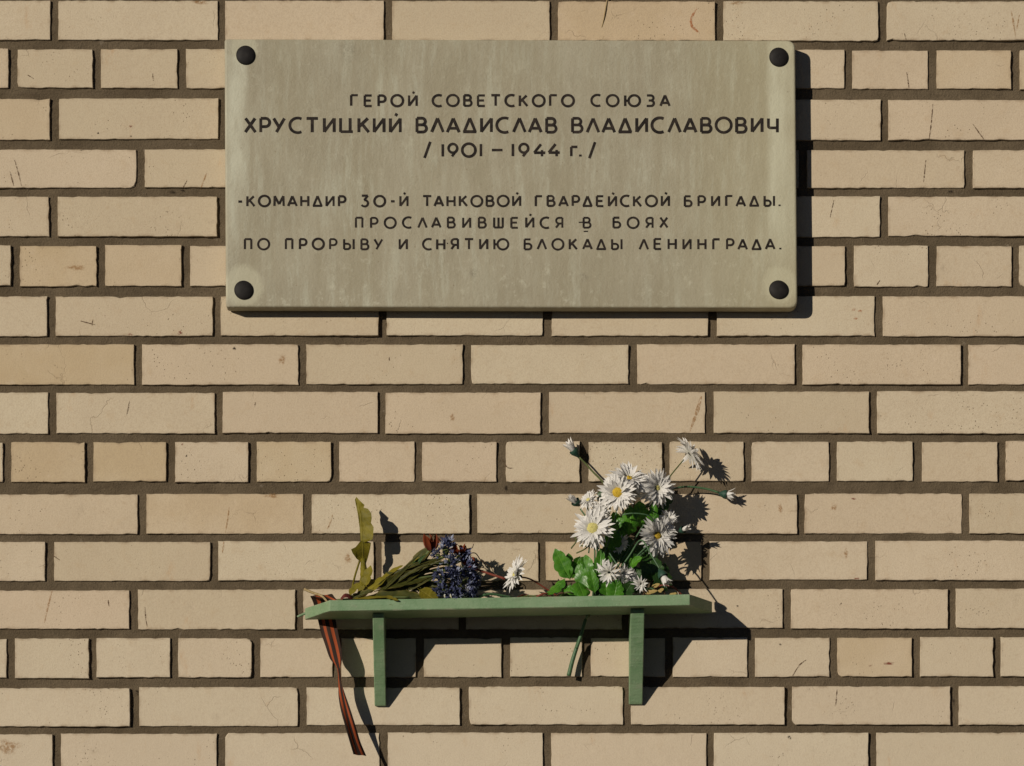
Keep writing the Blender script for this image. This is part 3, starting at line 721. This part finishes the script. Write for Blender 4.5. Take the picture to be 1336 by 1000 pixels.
def aster(parent, c, nrm, r, rings=((34, 1.0, .08), (30, .88, .30), (24, .70, .58)), disc=.30, dm=None, pm=None, back=True, seed=0, droop=0.0):
    rr = random.Random(seed); a, b, nn = frame(nrm); pm = pm or WHITE
    head = empty_part('flower_head', c, parent)
    mb = MB(); r = r*S
    for (n, L, lift) in rings:
        ph = rr.random()*6
        for k in range(n):
            an = ph+2*math.pi*(k+rr.uniform(-.28, .28))/n
            u = a*math.cos(an)+b*math.sin(an); sd = nn.cross(u)
            if rr.random() < .07: continue
            LL = r*L*rr.uniform(.82, 1.08)
            g_ = droop*max(0, -u.z)
            petal(mb, c+u*r*disc*.55+nn*r*.02, u, nn, (sd+nn*rr.uniform(-.35, .35)).normalized(), LL-r*disc*.5, r*.205*rr.uniform(.7, 1.2), lift+rr.uniform(-.26, .26)-g_, rr.uniform(-.9, .35)-g_, 5, rr.uniform(.1, .4))
    mb.build('petals', pm, head)
    # centre: bumpy dome
    if dm is not None:
        vs = []; fs = []; N = 14; M_ = 5; cb = MB()
        for i in range(M_):
            t = i/(M_-1)*math.pi*.5
            for k in range(N):
                an = 2*math.pi*k/N; q = disc*r*math.cos(t)*rr.uniform(.92, 1.08)
                vs.append(c+(a*math.cos(an)+b*math.sin(an))*q+nn*(math.sin(t)*disc*r*.55+r*.06*rr.uniform(.6, 1.4)))
        for i in range(M_-1):
            for k in range(N): fs.append((i*N+k, i*N+(k+1) % N, (i+1)*N+(k+1) % N, (i+1)*N+k))
        cb.add(vs, fs); cb.build('flower_centre', dm, head)
    if back:
        cb = MB(); tube(cb, [c-nn*r*.30, c-nn*r*.16, c-nn*r*.02], r*.08, r*.20, 10, 3); cb.build('calyx', CALYX, head)
    return head

def empty_part(name, loc, parent):
    o = bpy.data.objects.new(name, None); C.objects.link(o); o.parent = parent; o.empty_display_size = .01
    base = Vector(); p = parent
    while p is not None: base += p.location; p = p.parent
    o.location = loc-base; return o

def bud(parent, c, nrm, r, L, seed=0, n=16, spread=.5, cal=True):
    """half-open flower seen from the side: green cup, white petals bunched forward"""
    rr = random.Random(seed); a, b, nn = frame(nrm); r *= S; L *= S
    head = empty_part('flower_bud', c, parent); mb = MB()
    for k in range(n):
        an = 2*math.pi*k/n+rr.uniform(-.2, .2); u = a*math.cos(an)+b*math.sin(an); q = rr.uniform(.2, 1)
        d = (nn+u*spread*q).normalized()
        petal(mb, c+u*r*.40*q+nn*L*.05, d, -u, nn.cross(u), L*rr.uniform(.75, 1.1), r*.55, rr.uniform(-.1, .15), rr.uniform(-.5, .5), 4, .3)
    mb.build('petals', WHITE, head)
    if cal:
        cb = MB(); vs = []; N = 10; pr = [(-.50, .14), (-.3, .35), (-.05, .62), (.16, .70), (.22, .66)]
        for h, q in pr:
            for k in range(N):
                an = 2*math.pi*k/N; vs.append(c+(a*math.cos(an)+b*math.sin(an))*r*q*(1+.06*(k % 2))+nn*L*h)
        fs = [(i*N+k, i*N+(k+1) % N, (i+1)*N+(k+1) % N, (i+1)*N+k) for i in range(len(pr)-1) for k in range(N)]
        cb.add(vs, fs); cb.build('calyx', CALYX, head)
    return head

def leaf_mesh(mb, base, tip, nrm, width, lobes=3, fold=.25, curl=.0, depth=.45, n=22, rr=R, taper=.75, stalk=.12, asym=(1, 1), curlside=0.0):
    """lobed leaf between two points, folded along its midrib"""
    ax = tip-base; L = ax.length; u = ax.normalized(); sd = u.cross(nrm).normalized(); up = sd.cross(u).normalized()
    ph = rr.uniform(-.15, .15); vs = []; uv = []; A = 6
    for i in range(n+1):
        f = i/n
        if f < stalk: hw = .035
        else:
            g_ = (f-stalk)/(1-stalk)
            env = (math.sin(math.pi*g_**taper))**.65 if 0 < g_ < 1 else 0
            if lobes:
                s_ = (g_*lobes+ph) % 1.0
                lob = 1-depth*(1-abs(2*s_-1)**1.6*1.0) if s_ < .5 else 1-depth*(1-(2*s_-1)**.6)
                lob = 1-depth*(1-math.sin(math.pi*s_)**.5)
            else: lob = 1
            hw = max(.02, env*lob)
        for k in range(-3, 4):
            q = k/3; ww = hw*width*.5*(asym[0] if q < 0 else asym[1])
            x = q*ww; jit = noise.noise(Vector((f*9+ph*50, q*3, L*900)))*width*.05
            vs.append(base+u*(L*f)+sd*x+up*(abs(x)*fold+curl*L*math.sin(f*math.pi)+jit-curlside*abs(x)*abs(q)))
            uv.append((f, .5+q*.5))
    m7 = 7
    fs = [(i*m7+k, i*m7+k+1, (i+1)*m7+k+1, (i+1)*m7+k) for i in range(n) for k in range(m7-1)]
    mb.add(vs, fs, uv)

def leaf(parent, m_, base, tip, nrm, width, **kw):
    mb = MB(); leaf_mesh(mb, base, tip, Vector(nrm).normalized(), width*S, **kw); return mb.build('leaf', m_, parent)

def stem(parent, pts, r0=1.3, r1=1.0, m_=None, name='stem', **kw):
    mb = MB(); tube(mb, pts, r0*S, r1*S, 7, 6, **kw); return mb.build(name, m_ or STEMG, parent)

OUT = Vector((0, -1, 0))
bq = empty('flower_bouquet', P(757, 838, 12), 'white artificial daisy bouquet with bright green leaves standing at the right end of the shelf', 'bouquet')
ROOT = P(757, 832, 16)
stem(bq, [P(742, 882, 13), P(747, 862, 12), P(754, 840, 13), ROOT, P(764, 808, 20)], 3.0, 2.2, name='main_stem')
stem(bq, [P(752, 846, 17), P(755, 838, 16), P(758, 828, 16)], 2.3, 2.0, name='stem_stub')
def bs(*pts, r0=1.3, r1=1.0, m_=None): stem(bq, [P(764, 808, 20), P(772, 792, 34)]+[P(*p) for p in pts], r0, r1, m_)
# the open flowers
AS = [ # px, py, depth, normal, radius, disc, centre
    ((806, 643, 78), (-.28, -1, .02), 27, .27, YELLOW), ((820, 626, 60), (.10, -.70, .68), 29, .18, YELLOW), ((857, 637, 57), (.32, -.85, -.10), 27, .14, PALEC),
    ((773.5, 690, 84), (-.25, -1, .20), 29, .28, PALEC), ((857, 699, 54), (.45, -.85, -.05), 28, .20, YELLOW)]
for i, (c, nr, r, dsc, dm) in enumerate(AS):
    aster(bq, P(*c), Vector(nr), r, disc=dsc, dm=dm, seed=10+i)
bs((780, 740, 70), (778, 712, 78), (774, 692, 78)); bs((790, 720, 60), (802, 680, 66), (806, 648, 70)); bs((800, 710, 50), (818, 670, 50), (821, 632, 54))
bs((812, 730, 46), (842, 680, 46), (856, 642, 50)); bs((818, 740, 50), (842, 715, 48), (856, 702, 48))
# flower seen from the side, pointing up and right, close to the wall
aster(bq, P(899, 593, 33), Vector((.72, .15, .62)), 27, rings=((24, 1.0, .05), (20, .95, .2), (16, .8, .5)), disc=.2, dm=None, seed=31, back=False)
bs((820, 700, 40), (858, 645, 38), (874, 622, 34), (892, 600, 31), r0=1.2, r1=.8, m_=STEMO)
# second row, small and half hidden
aster(bq, P(768, 653, 62), Vector((-.5, -.7, .45)), 15, disc=.2, dm=PALEC, seed=41)
aster(bq, P(872, 676, 40), Vector((.3, -.7, .6)), 14, disc=.2, dm=None, seed=42)
aster(bq, P(808, 710, 48), Vector((-.3, -.8, .3)), 15, disc=.2, dm=PALEC, seed=43)
aster(bq, P(795, 747, 92), Vector((-.35, -.75, -.5)), 20, rings=((15, 1.0, .3), (12, .8, .8)), disc=.15, dm=None, pm=WHITE, seed=44)
aster(bq, P(812, 748, 88), Vector((.4, -.8, -.2)), 15, rings=((15, 1.0, .5), (12, .8, .9)), disc=.15, dm=None, seed=45)
aster(bq, P(836, 762, 92), Vector((-.1, -.8, -.2)), 13, rings=((14, 1.0, .7), (12, .8, 1.0), (8, .5, 1.2)), disc=.15, dm=None, seed=46)
aster(bq, P(836, 628, 56), Vector((.15, -.6, .7)), 18, disc=.12, dm=None, seed=51)
aster(bq, P(783, 668, 66), Vector((-.4, -.8, -.1)), 17, disc=.12, dm=None, seed=52)
aster(bq, P(824, 640, 52), Vector((.1, -.9, .1)), 17, disc=.12, dm=None, seed=53)
aster(bq, P(868, 690, 46), Vector((.6, -.6, .4)), 18, disc=.12, dm=None, seed=54)
aster(bq, P(822, 752, 84), Vector((.5, -.7, -.1)), 12, disc=.12, dm=None, seed=55)
aster(bq, P(785, 738, 80), Vector((-.4, -.7, .4)), 11, disc=.12, dm=None, seed=56)
bs((790, 765, 70), (796, 750, 84)); bs((800, 775, 70), (812, 752, 80)); bs((810, 776, 60), (836, 766, 84)); bs((800, 720, 45), (808, 712, 42))
bs((780, 700, 60), (768, 670, 58), (767, 656, 56))
# buds
bud(bq, P(750, 590, 15), Vector((-.62, -.25, .72)), 9, 17, 1); bs((790, 700, 30), (795, 645, 18), (770, 612, 13), (756, 597, 13), r0=1.4, r1=1.2, m_=STEMO)
bud(bq, P(945, 645, 15), Vector((.95, -.15, -.18)), 8.5, 15, 2); bs((820, 690, 34), (860, 648, 28), (888, 636, 18), (918, 637.5, 14), (938, 643, 14), r0=1.3, r1=1.4)
bud(bq, P(752, 656, 60), Vector((-.6, -.5, .5)), 9, 13, 3, 14, .3); bs((776, 720, 60), (770, 685, 60), (757, 664, 60), r0=1.2)
bud(bq, P(864, 750, 96), Vector((.42, -.3, -.8)), 9.5, 17, 4, 18, .4); bs((818, 730, 60), (836, 705, 76), (850, 725, 90), (861, 743, 95), r0=1.2)
bud(bq, P(890, 692, 41), Vector((.5, -.5, .2)), 7, 13, 5, 14, .5); bs((820, 740, 44), (852, 712, 38), (882, 696, 40), r0=1.1)
# crossing fine stems low in front
for pts in [((745, 716, 62), (752, 706, 64), (749, 700, 60)), ((752, 722, 66), (764, 716, 68), (774, 705, 72)), ((757, 712, 66), (772, 714, 66), (790, 718, 60)),
            ((768, 722, 74), (770, 702, 76)), ((778, 735, 72), (781, 704, 74), (784, 700, 74)), ((812, 672, 72), (826, 670, 74), (846, 673, 70), (856, 684, 60)), ((795, 722, 82), (806, 738, 84), (812, 745, 84))]:
    stem(bq, [P(*p) for p in pts], 1.0, .8, STEMG if pts[0][0] > 760 else STEMO)
# leaves: pixel base, pixel tip, depths, normal, width
LV = [
 ((744, 757, 66), (724, 716, 72), (-.3, -1, .2), 24, GREEN), ((744, 757, 66), (742, 722, 60), (.5, -1, .1), 20, GREEN), ((746, 756, 70), (757, 726, 64), (.6, -1, .2), 20, GREEN),
 ((738, 754, 72), (713, 776, 84), (-.2, -.8, .7), 17, GREEN), ((744, 762, 74), (736, 790, 90), (-.2, -.7, .8), 30, GREEN), ((752, 758, 72), (764, 788, 88), (.3, -.8, .6), 26, GREEN),
 ((768, 770, 78), (764, 724, 80), (-.4, -1, .3), 27, GREEN), ((770, 770, 70), (754, 736, 72), (-.5, -.9, .3), 24, GREEN), ((776, 745, 74), (758, 727, 80), (-.2, -1, .5), 18, GREEN),
 ((780, 760, 76), (784, 716, 78), (.2, -1, .3), 18, GREEN), ((786, 755, 78), (796, 725, 74), (.3, -1, .4), 18, GREEN), ((776, 775, 84), (770, 742, 88), (0, -1, .5), 16, GREEN),
 ((792, 780, 80), (788, 748, 84), (.2, -1, .2), 22, GREEN), ((800, 785, 88), (806, 756, 92), (.2, -1, .2), 24, GREEN), ((810, 782, 84), (826, 758, 86), (.5, -1, .1), 20, DGREEN),
 ((806, 720, 50), (792, 690, 60), (-.2, -1, .3), 24, GREEN), ((812, 705, 50), (800, 668, 60), (-.2, -1, .3), 24, GREEN), ((820, 700, 50), (822, 660, 58), (.2, -1, .2), 26, GREEN),
 ((836, 690, 46), (834, 654, 54), (.3, -1, .1), 28, GREEN), ((848, 690, 44), (854, 656, 54), (.2, -1, .3), 16, GREEN), ((842, 700, 40), (866, 668, 36), (.4, -1, .1), 28, DGREEN),
 ((820, 745, 50), (838, 728, 66), (.5, -.7, .6), 22, GREEN), ((815, 760, 50), (836, 742, 60), (.3, -1, .1), 26, DGREEN), ((815, 740, 40), (820, 700, 44), (.2, -1, 0), 34, DGREEN),
 ((835, 740, 36), (850, 705, 38), (.3, -1, 0), 34, DGREEN), ((800, 740, 44), (796, 700, 48), (-.3, -1, 0), 32, DGREEN), ((850, 760, 36), (846, 722, 34), (.2, -1, 0), 34, DGREEN),
 ((830, 775, 50), (824, 742, 50), (.2, -1, 0), 34, DGREEN), ((860, 775, 40), (868, 735, 30), (.5, -1, 0), 30, DGREEN), ((786, 660, 50), (792, 634, 46), (-.3, -1, .1), 22, DGREEN),
 ((845, 665, 40), (878, 648, 30), (.3, -1, .1), 26, DGREEN), ((792, 700, 66), (806, 690, 74), (.3, -1, .6), 13, GREEN), ((798, 690, 66), (812, 676, 72), (.2, -1, .5), 14, GREEN)]
for i, (a, b, nr, w, m_) in enumerate(LV):
    leaf(bq, m_, P(*a), P(*b), nr, w, lobes=R.choice((3, 3, 4)), fold=R.uniform(.15, .45), curl=R.uniform(-.12, .16), depth=R.uniform(.3, .5), curlside=R.uniform(0, .5), stalk=.08)

# ---- lone white daisy lying between the two bunches
WPOS = P(674, 750, 72)
ld = empty('white_daisy', WPOS, 'single white daisy head on its side between the blue flowers and the white bouquet', 'flower')
aster(ld, WPOS, Vector((-.80, -.42, .42)), 26, rings=((22, 1.0, .15), (20, .85, .4), (14, .6, .7)), disc=.22, dm=PALEC, seed=60)
stem(ld, [WPOS+Vector((.004, .002, -.003)), P(692, 756, 66), P(712, 768, 60), top_pt(735, 55, 2)], 1.1, 1.0, REDSTEM)
# small closed bud on green stem
BP = top_pt(616, 74, 8)
sb = empty('white_flower_bud', BP, 'small closed white flower bud lying on the shelf beside the blue flowers', 'flower')
bud(sb, BP, Vector((-.75, -.5, .25)), 9.5, 15, 9, 18, .45); stem(sb, [BP+Vector((.010, .002, -.003)), top_pt(640, 70, 9), top_pt(668, 60, 6)], 2.2, 1.2, STEMG)

# ---- cornflower bunch
cf = empty('blue_flower_bunch', top_pt(530, 60, 0), 'bunch of dark blue artificial cornflowers lying on the left half of the shelf', 'flowers')
def cornflower(parent, c, nrm, r, seed):
    rr = random.Random(seed); a, b, nn = frame(nrm); r *= S
    head = empty_part('flower_head', c, parent); mb = MB(); mb2 = MB()
    for k in range(34):
        th = rr.uniform(0, 6.28); ph = rr.uniform(.1, 1.45)
        d = (a*math.cos(th)+b*math.sin(th))*math.sin(ph)+nn*math.cos(ph)
        sd = d.cross(Vector((rr.uniform(-1, 1), rr.uniform(-1, 1), rr.uniform(-1, 1)))).normalized(); up = sd.cross(d)
        tgt = mb2 if rr.random() < .3 else mb
        L = r*rr.uniform(.35, .7); base = c+d*r*rr.uniform(.2, .78)
        for q in (-.6, 0, .6):
            dd = (d+sd*q).normalized(); petal(tgt, base, dd, up, sd, L*rr.uniform(.6, 1.1), r*.23, rr.uniform(-.3, .5), rr.uniform(-1.2, .8), 3, .3, 1.0)
    mb.build('petals', BLUE, head); mb2.build('petals', BLUE_HI, head)
    cb = MB(); tube(cb, [c-nn*r*.9, c-nn*r*.5, c-nn*r*.05], r*.16, r*.34, 9, 3); cb.build('calyx', STEMO, head)
CF = [((582, 716, 70), (.1, -.7, .7), 15), ((601, 728, 64), (.6, -.6, .4), 15), ((588, 733, 78), (.2, -1, .2), 14), ((606, 745, 70), (.7, -.8, .1), 15), ((578, 755, 84), (-.2, -1, .1), 15),
      ((593, 752, 84), (.3, -1, 0), 15), ((576, 772, 86), (-.2, -1, -.1), 14), ((592, 774, 86), (.2, -1, -.2), 16), ((606, 766, 76), (.7, -.7, -.1), 16), ((571, 724, 62), (-.2, -.7, .6), 9), ((614, 758, 60), (.8, -.4, 0), 13), ((610, 776, 74), (.7, -.6, .1), 14), ((615, 738, 52), (.8, -.4, .3), 10)]
for i, (c, nr, r) in enumerate(CF):
    cornflower(cf, P(*c), Vector(nr), r, 80+i)
    q = P(*c)-Vector(nr).normalized()*r*S*.8
    m0 = P(535+R.uniform(-8, 8), 757+R.uniform(-12, 12), 66+R.uniform(-8, 8)); m1 = q.lerp(m0, .45)+Vector((0, 0, R.uniform(.002, .010)))
    stem(cf, [top_pt(452+R.uniform(-6, 8), 62+R.uniform(-6, 6), 2), top_pt(495, 60+R.uniform(-8, 8), R.uniform(6, 14)), m0, m1, q], 1.2, 1.8, STEMO)
for i in range(34):  # narrow leaves and sepals round the stems
    t = R.random(); a = P(505+R.uniform(-10, 40), 762+R.uniform(-16, 12), 60+R.uniform(-14, 26)); b = P(560+R.uniform(-14, 24), 716+R.uniform(0, 62), 62+R.uniform(-14, 26))
    leaf(cf, R.choice((DOLIVE, DOLIVE, DGREEN)), a, b, (R.uniform(-.5, .5), -1, R.uniform(-.2, .9)), R.uniform(3.5, 6.5), lobes=0, fold=.5, curl=R.uniform(-.02, .10), n=10, stalk=.02)
# curled wiry anthers at the far end
for pts in [((604, 722, 66), (612, 716, 66), (616, 715, 64), (618, 710, 62)), ((608, 724, 62), (620, 722, 60), (628, 732, 56), (640, 740, 50), (644, 748, 46)), ((610, 730, 60), (622, 738, 56), (634, 742, 50))]:
    stem(cf, [P(*p) for p in pts], .7, .5, BROWN)

# ---- faded leaf spray
ls = empty('faded_leaf_spray', top_pt(480, 60, 0), 'faded olive artificial leaves lying under the blue flowers, one lobed leaf standing upright', 'leaves')
# upright lobed leaf, two storeys, narrow pale stalk
def poly_leaf(parent, m_, outline, rib, dep, th=.0):
    """leaf with a traced lobed outline, given real curvature in depth and a folded midrib"""
    pts = [Vector((x, y)) for x, y in outline]; vs = []; uv = []
    ribp = spline([(x, y, 0) for x, y in rib], 8)
    def nearest(p):
        best = min(range(len(ribp)), key=lambda i: (Vector((ribp[i].x, ribp[i].y))-p).length); q = ribp[best]
        return best/(len(ribp)-1), Vector((q.x, q.y))
    bm = bmesh.new(); bv = [bm.verts.new((p.x, p.y, 0)) for p in pts]; bm.faces.new(bv)
    bmesh.ops.triangulate(bm, faces=bm.faces[:]); 
    bmesh.ops.subdivide_edges(bm, edges=bm.edges[:], cuts=3, use_grid_fill=True)
    vs = []; uv = []
    for v in bm.verts:
        p = Vector((v.co.x, v.co.y)); f, q = nearest(p); s_ = (p-q).x; vs.append(P(p.x, p.y, dep(f, s_))); uv.append((f, .5+max(-.5, min(.5, s_/26))))
    bm.verts.index_update(); fs = [tuple(v.index for v in fc.verts) for fc in bm.faces]; bm.free()
    mb = MB(); mb.add(vs, fs, uv); return mb.build('leaf', m_, parent)
poly_leaf(ls, OLIVE, [(463, 652), (465, 648.5), (470, 654), (475.5, 659), (474.5, 662.5), (480, 664), (484.5, 670), (485, 677), (484, 682.5), (487.5, 688), (487, 697), (486, 704), (480, 706.5), (473, 708.5), (470.5, 709), (470, 700), (469, 688), (467, 672)],
          [(465, 650), (470.5, 675), (472, 708)], lambda f, s_: 36+abs(s_)*.30+1.2*math.sin(f*16)*(abs(s_) > 2)-f*1)
poly_leaf(ls, OLIVE, [(470.5, 706), (477, 706), (484, 708.5), (483, 716), (480, 728), (477, 737), (472, 735), (465, 729), (460, 722), (458, 717), (464, 714)],
          [(473, 708), (474, 736)], lambda f, s_: 36-s_*.5+3*math.sin(f*5))
mb = MB(); tube(mb, [P(474, 730, 37), P(474.5, 750, 44), P(473, 765, 56), top_pt(470, 62, 4)], .0046, .0064, 7, 5, wob=.12); mb.build('stalk', OLIVE, ls)
mb = MB(); tube(mb, [P(469, 733, 38), P(463, 752, 46), P(459, 770, 58), top_pt(455, 62, 2)], .0016, .0018, 6, 5); mb.build('stalk', OLIVE, ls)
leaf(ls, OLIVE, top_pt(466, 66, 6), P(505, 755, 78), (-.2, -.7, .8), 30, lobes=3, depth=.35, fold=.2, curl=.03)
leaf(ls, OLIVE, P(476, 768, 72), P(484, 738, 66), (-.6, -.9, .1), 17, lobes=2, fold=.3)
leaf(ls, OLIVE, P(484, 766, 70), P(526, 738, 66), (-.35, -.5, .9), 15, lobes=2, depth=.2, fold=.25, n=20, taper=1.3)
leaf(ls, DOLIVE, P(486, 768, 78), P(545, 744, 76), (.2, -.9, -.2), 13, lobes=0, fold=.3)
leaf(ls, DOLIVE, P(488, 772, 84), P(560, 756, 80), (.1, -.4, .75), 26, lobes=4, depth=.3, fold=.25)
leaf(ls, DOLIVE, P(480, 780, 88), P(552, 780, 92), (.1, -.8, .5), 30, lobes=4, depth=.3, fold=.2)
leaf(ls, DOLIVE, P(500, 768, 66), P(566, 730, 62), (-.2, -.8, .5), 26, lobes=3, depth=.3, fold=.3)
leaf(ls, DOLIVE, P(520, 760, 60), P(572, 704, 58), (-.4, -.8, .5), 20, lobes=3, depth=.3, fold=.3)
leaf(ls, OLIVE, P(524, 750, 66), P(548, 727, 64), (-.5, -.5, .8), 15, lobes=2, depth=.3, fold=.3)
leaf(ls, OLIVE, P(545, 768, 92), P(572, 786, 96), (-.1, -.8, .6), 22, lobes=2, depth=.3, fold=.1)
leaf(ls, OLIVE, top_pt(455, 84, 4), P(512, 779, 97), (.0, -.5, .9), 12, lobes=3, depth=.4, fold=.1)
leaf(ls, OLIVE, P(500, 777, 97), P(520, 784, 104), (.1, -.7, .7), 8, lobes=2, depth=.5, fold=.1)
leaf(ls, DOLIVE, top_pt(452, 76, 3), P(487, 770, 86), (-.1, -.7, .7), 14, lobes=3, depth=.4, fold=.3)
leaf(ls, OLIVE, P(455, 778, 84), P(470, 760, 78), (-.3, -.8, .5), 12, lobes=2, depth=.4, fold=.3)
stem(ls, [top_pt(440, 80, 3), top_pt(470, 84, 4), top_pt(500, 90, 4), top_pt(534, 95, 3)], 1.5, 1.1, STEMO)

# ---- withered red flowers
rf = empty('withered_red_flower', P(560, 715, 60), 'withered rust red flower bud standing above the olive leaves left of the blue flowers', 'flower')
def crumple(parent, c, nrm, r, n, seed, m_=RED, spread=.7, wd=1.0):
    rr = random.Random(seed); a, b, nn = frame(nrm); r *= S; mb = MB()
    for k in range(n):
        an = rr.uniform(0, 6.28); u = a*math.cos(an)+b*math.sin(an); d = (nn+u*spread*rr.random()).normalized()
        petal(mb, c+u*r*.15, d, u, nn.cross(u), r*rr.uniform(.7, 1.1), r*rr.uniform(.4, .7)*wd, rr.uniform(-.2, .4)*wd, rr.uniform(-1.2, 1.0)*wd, 5, .4, .3)
    return mb.build('petals', m_, parent)
crumple(rf, P(561, 718, 60), Vector((-.26, -.2, 1)), 21, 5, 5, spread=.12, wd=.5); crumple(rf, P(565, 716, 60), Vector((.15, -.2, 1)), 19, 5, 6, spread=.25, wd=.5)
stem(rf, [P(562, 716, 60), P(548, 738, 58), P(520, 762, 56), top_pt(490, 52, 4)], 3.0, 1.6, STEMO)
stem(rf, [P(566, 700, 58), P(572, 703, 60), P(578, 711, 62)], .9, .9, BROWN)
rs = empty('red_stemmed_flower', P(612, 735, 62), 'crumpled rust orange flower among the blue ones with a bare dark red stem pointing right', 'flower')
crumple(rs, P(600, 722, 66), Vector((-.2, -.6, .8)), 14, 14, 15, spread=1.0); crumple(rs, P(611, 738, 66), Vector((.2, -.9, .4)), 13, 12, 16, spread=1.0); crumple(rs, P(583, 708, 62), Vector((0, -.6, .8)), 9, 7, 17, spread=1.0)
stem(rs, [P(606, 730, 62), P(616, 740, 64), P(636, 748, 66), P(659, 755.5, 68)], 1.3, 1.7, REDSTEM)

# ---- bits and scraps on the shelf
sc = empty('maroon_scrap', top_pt(451, 80, 0), 'small maroon scrap of ribbon on the shelf just left of the leaf stems', 'scrap')
mb = MB(); pts = spline([top_pt(444, 86, 3), top_pt(449, 88, 8), top_pt(455, 86, 8), top_pt(460, 84, 4)], 5)
vs = []
for p in pts: vs += [p+Vector((0, .006, .003)), p+Vector((.0006, 0, .0005)), p+Vector((0, -.004, -.005))]
mb.add(vs, [(3*i+k, 3*i+k+1, 3*i+k+4, 3*i+k+3) for i in range(len(pts)-1) for k in (0, 1)]); mb.build('scrap_band', MAROON, sc)
def single_tube(name, pts, r0, r1, m_, label, cat, group=None):
    mb = MB(); tube(mb, pts, r0*S, r1*S, 7, 6, wob=.06); o = mb.build(name, m_)
    o['label'] = label; o['category'] = cat
    if group: o['group'] = group
single_tube('straw_twig', [top_pt(428, 60, 3), P(420, 778, 48), P(409, 774, 40), P(397, 769, 36)], 1.4, 1.8, DRY, 'pale straw twig poking out past the striped ribbon at the left shelf end', 'twig')
single_tube('red_twig', [top_pt(846, 80, 2), P(860, 765, 84), P(873, 764.5, 86), P(882, 769, 84), top_pt(890, 80, 2)], 1.1, 1.1, REDSTEM, 'thin arched dark red twig beside the lowest white bud at the right shelf end', 'twig')
single_tube('dark_twig', [top_pt(838, 70, 3), P(846, 768, 78), P(862, 767, 80), P(868, 776, 82)], 1.0, 1.0, BROWN, 'thin dark twig lying flat behind the dry yellow leaf scraps', 'twig')
single_tube('green_twig', [top_pt(842, 90, 9), P(850, 768, 90), P(858, 774, 88)], 1.0, 1.3, STEMG, 'short green twig crossing the dry yellow leaf scraps near the lowest bud', 'twig')
for a, b, w, lab in [((842, 775, 92), (858, 771, 94), 9, 'small dry yellow leaf scrap at the shelf edge right of the small grey white flower'),
                ((850, 768, 82), (861, 762, 84), 9, 'dry yellow leaf scrap just left of the lowest white bud'), ((858, 774, 84), (866, 768, 84), 7, 'tiny dry leaf scrap directly under the lowest white bud'),
                ((872, 778, 80), (884, 774, 82), 7, 'dry leaf scrap farthest right on the shelf under the arched red twig')]:
    mb = MB(); leaf_mesh(mb, P(*a), P(*b), Vector((0, -.7, .7)), w*S, lobes=2, fold=.2, depth=.3, n=10, stalk=.02); o = mb.build('dry_leaf', DRYLEAF); o['label'] = lab; o['category'] = 'dry leaf'; o['group'] = 'dry leaf scraps on the shelf'
for i, (x, d) in enumerate([(684, 70), (697, 60), (706, 74), (718, 60), (728, 80)]):
    pass
deb = empty('dried_plant', top_pt(690, 60, 0), 'brown withered plant scraps lying in shade on the shelf between lone daisy and bouquet', 'dried plant')
for i in range(9):
    x = 672+i*7; stem(deb, [top_pt(x, 50+R.uniform(0, 40), 2), top_pt(x+12, 50+R.uniform(0, 44), 4+R.uniform(0, 6)), top_pt(x+26+R.uniform(0, 10), 56+R.uniform(0, 36), 2)], 1.4, 1.0, R.choice((BROWN, REDSTEM, STEMO)))
for i, (x, w) in enumerate([(583, 4), (591, 5)]):
    mb = MB(); leaf_mesh(mb, top_pt(x-2, 94, 1), P(x-3, 775, 98), Vector((-.5, -.7, .5)), w*S, lobes=0, fold=.3, n=8, stalk=.02); o = mb.build('fallen_petal', CREAM)
    o['label'] = ('narrow cream fallen petal below the blue flowers, left of the two', 'wider cream fallen petal below the blue flowers, right of the two')[i]; o['category'] = 'petal'; o['group'] = 'fallen petals under the blue flowers'
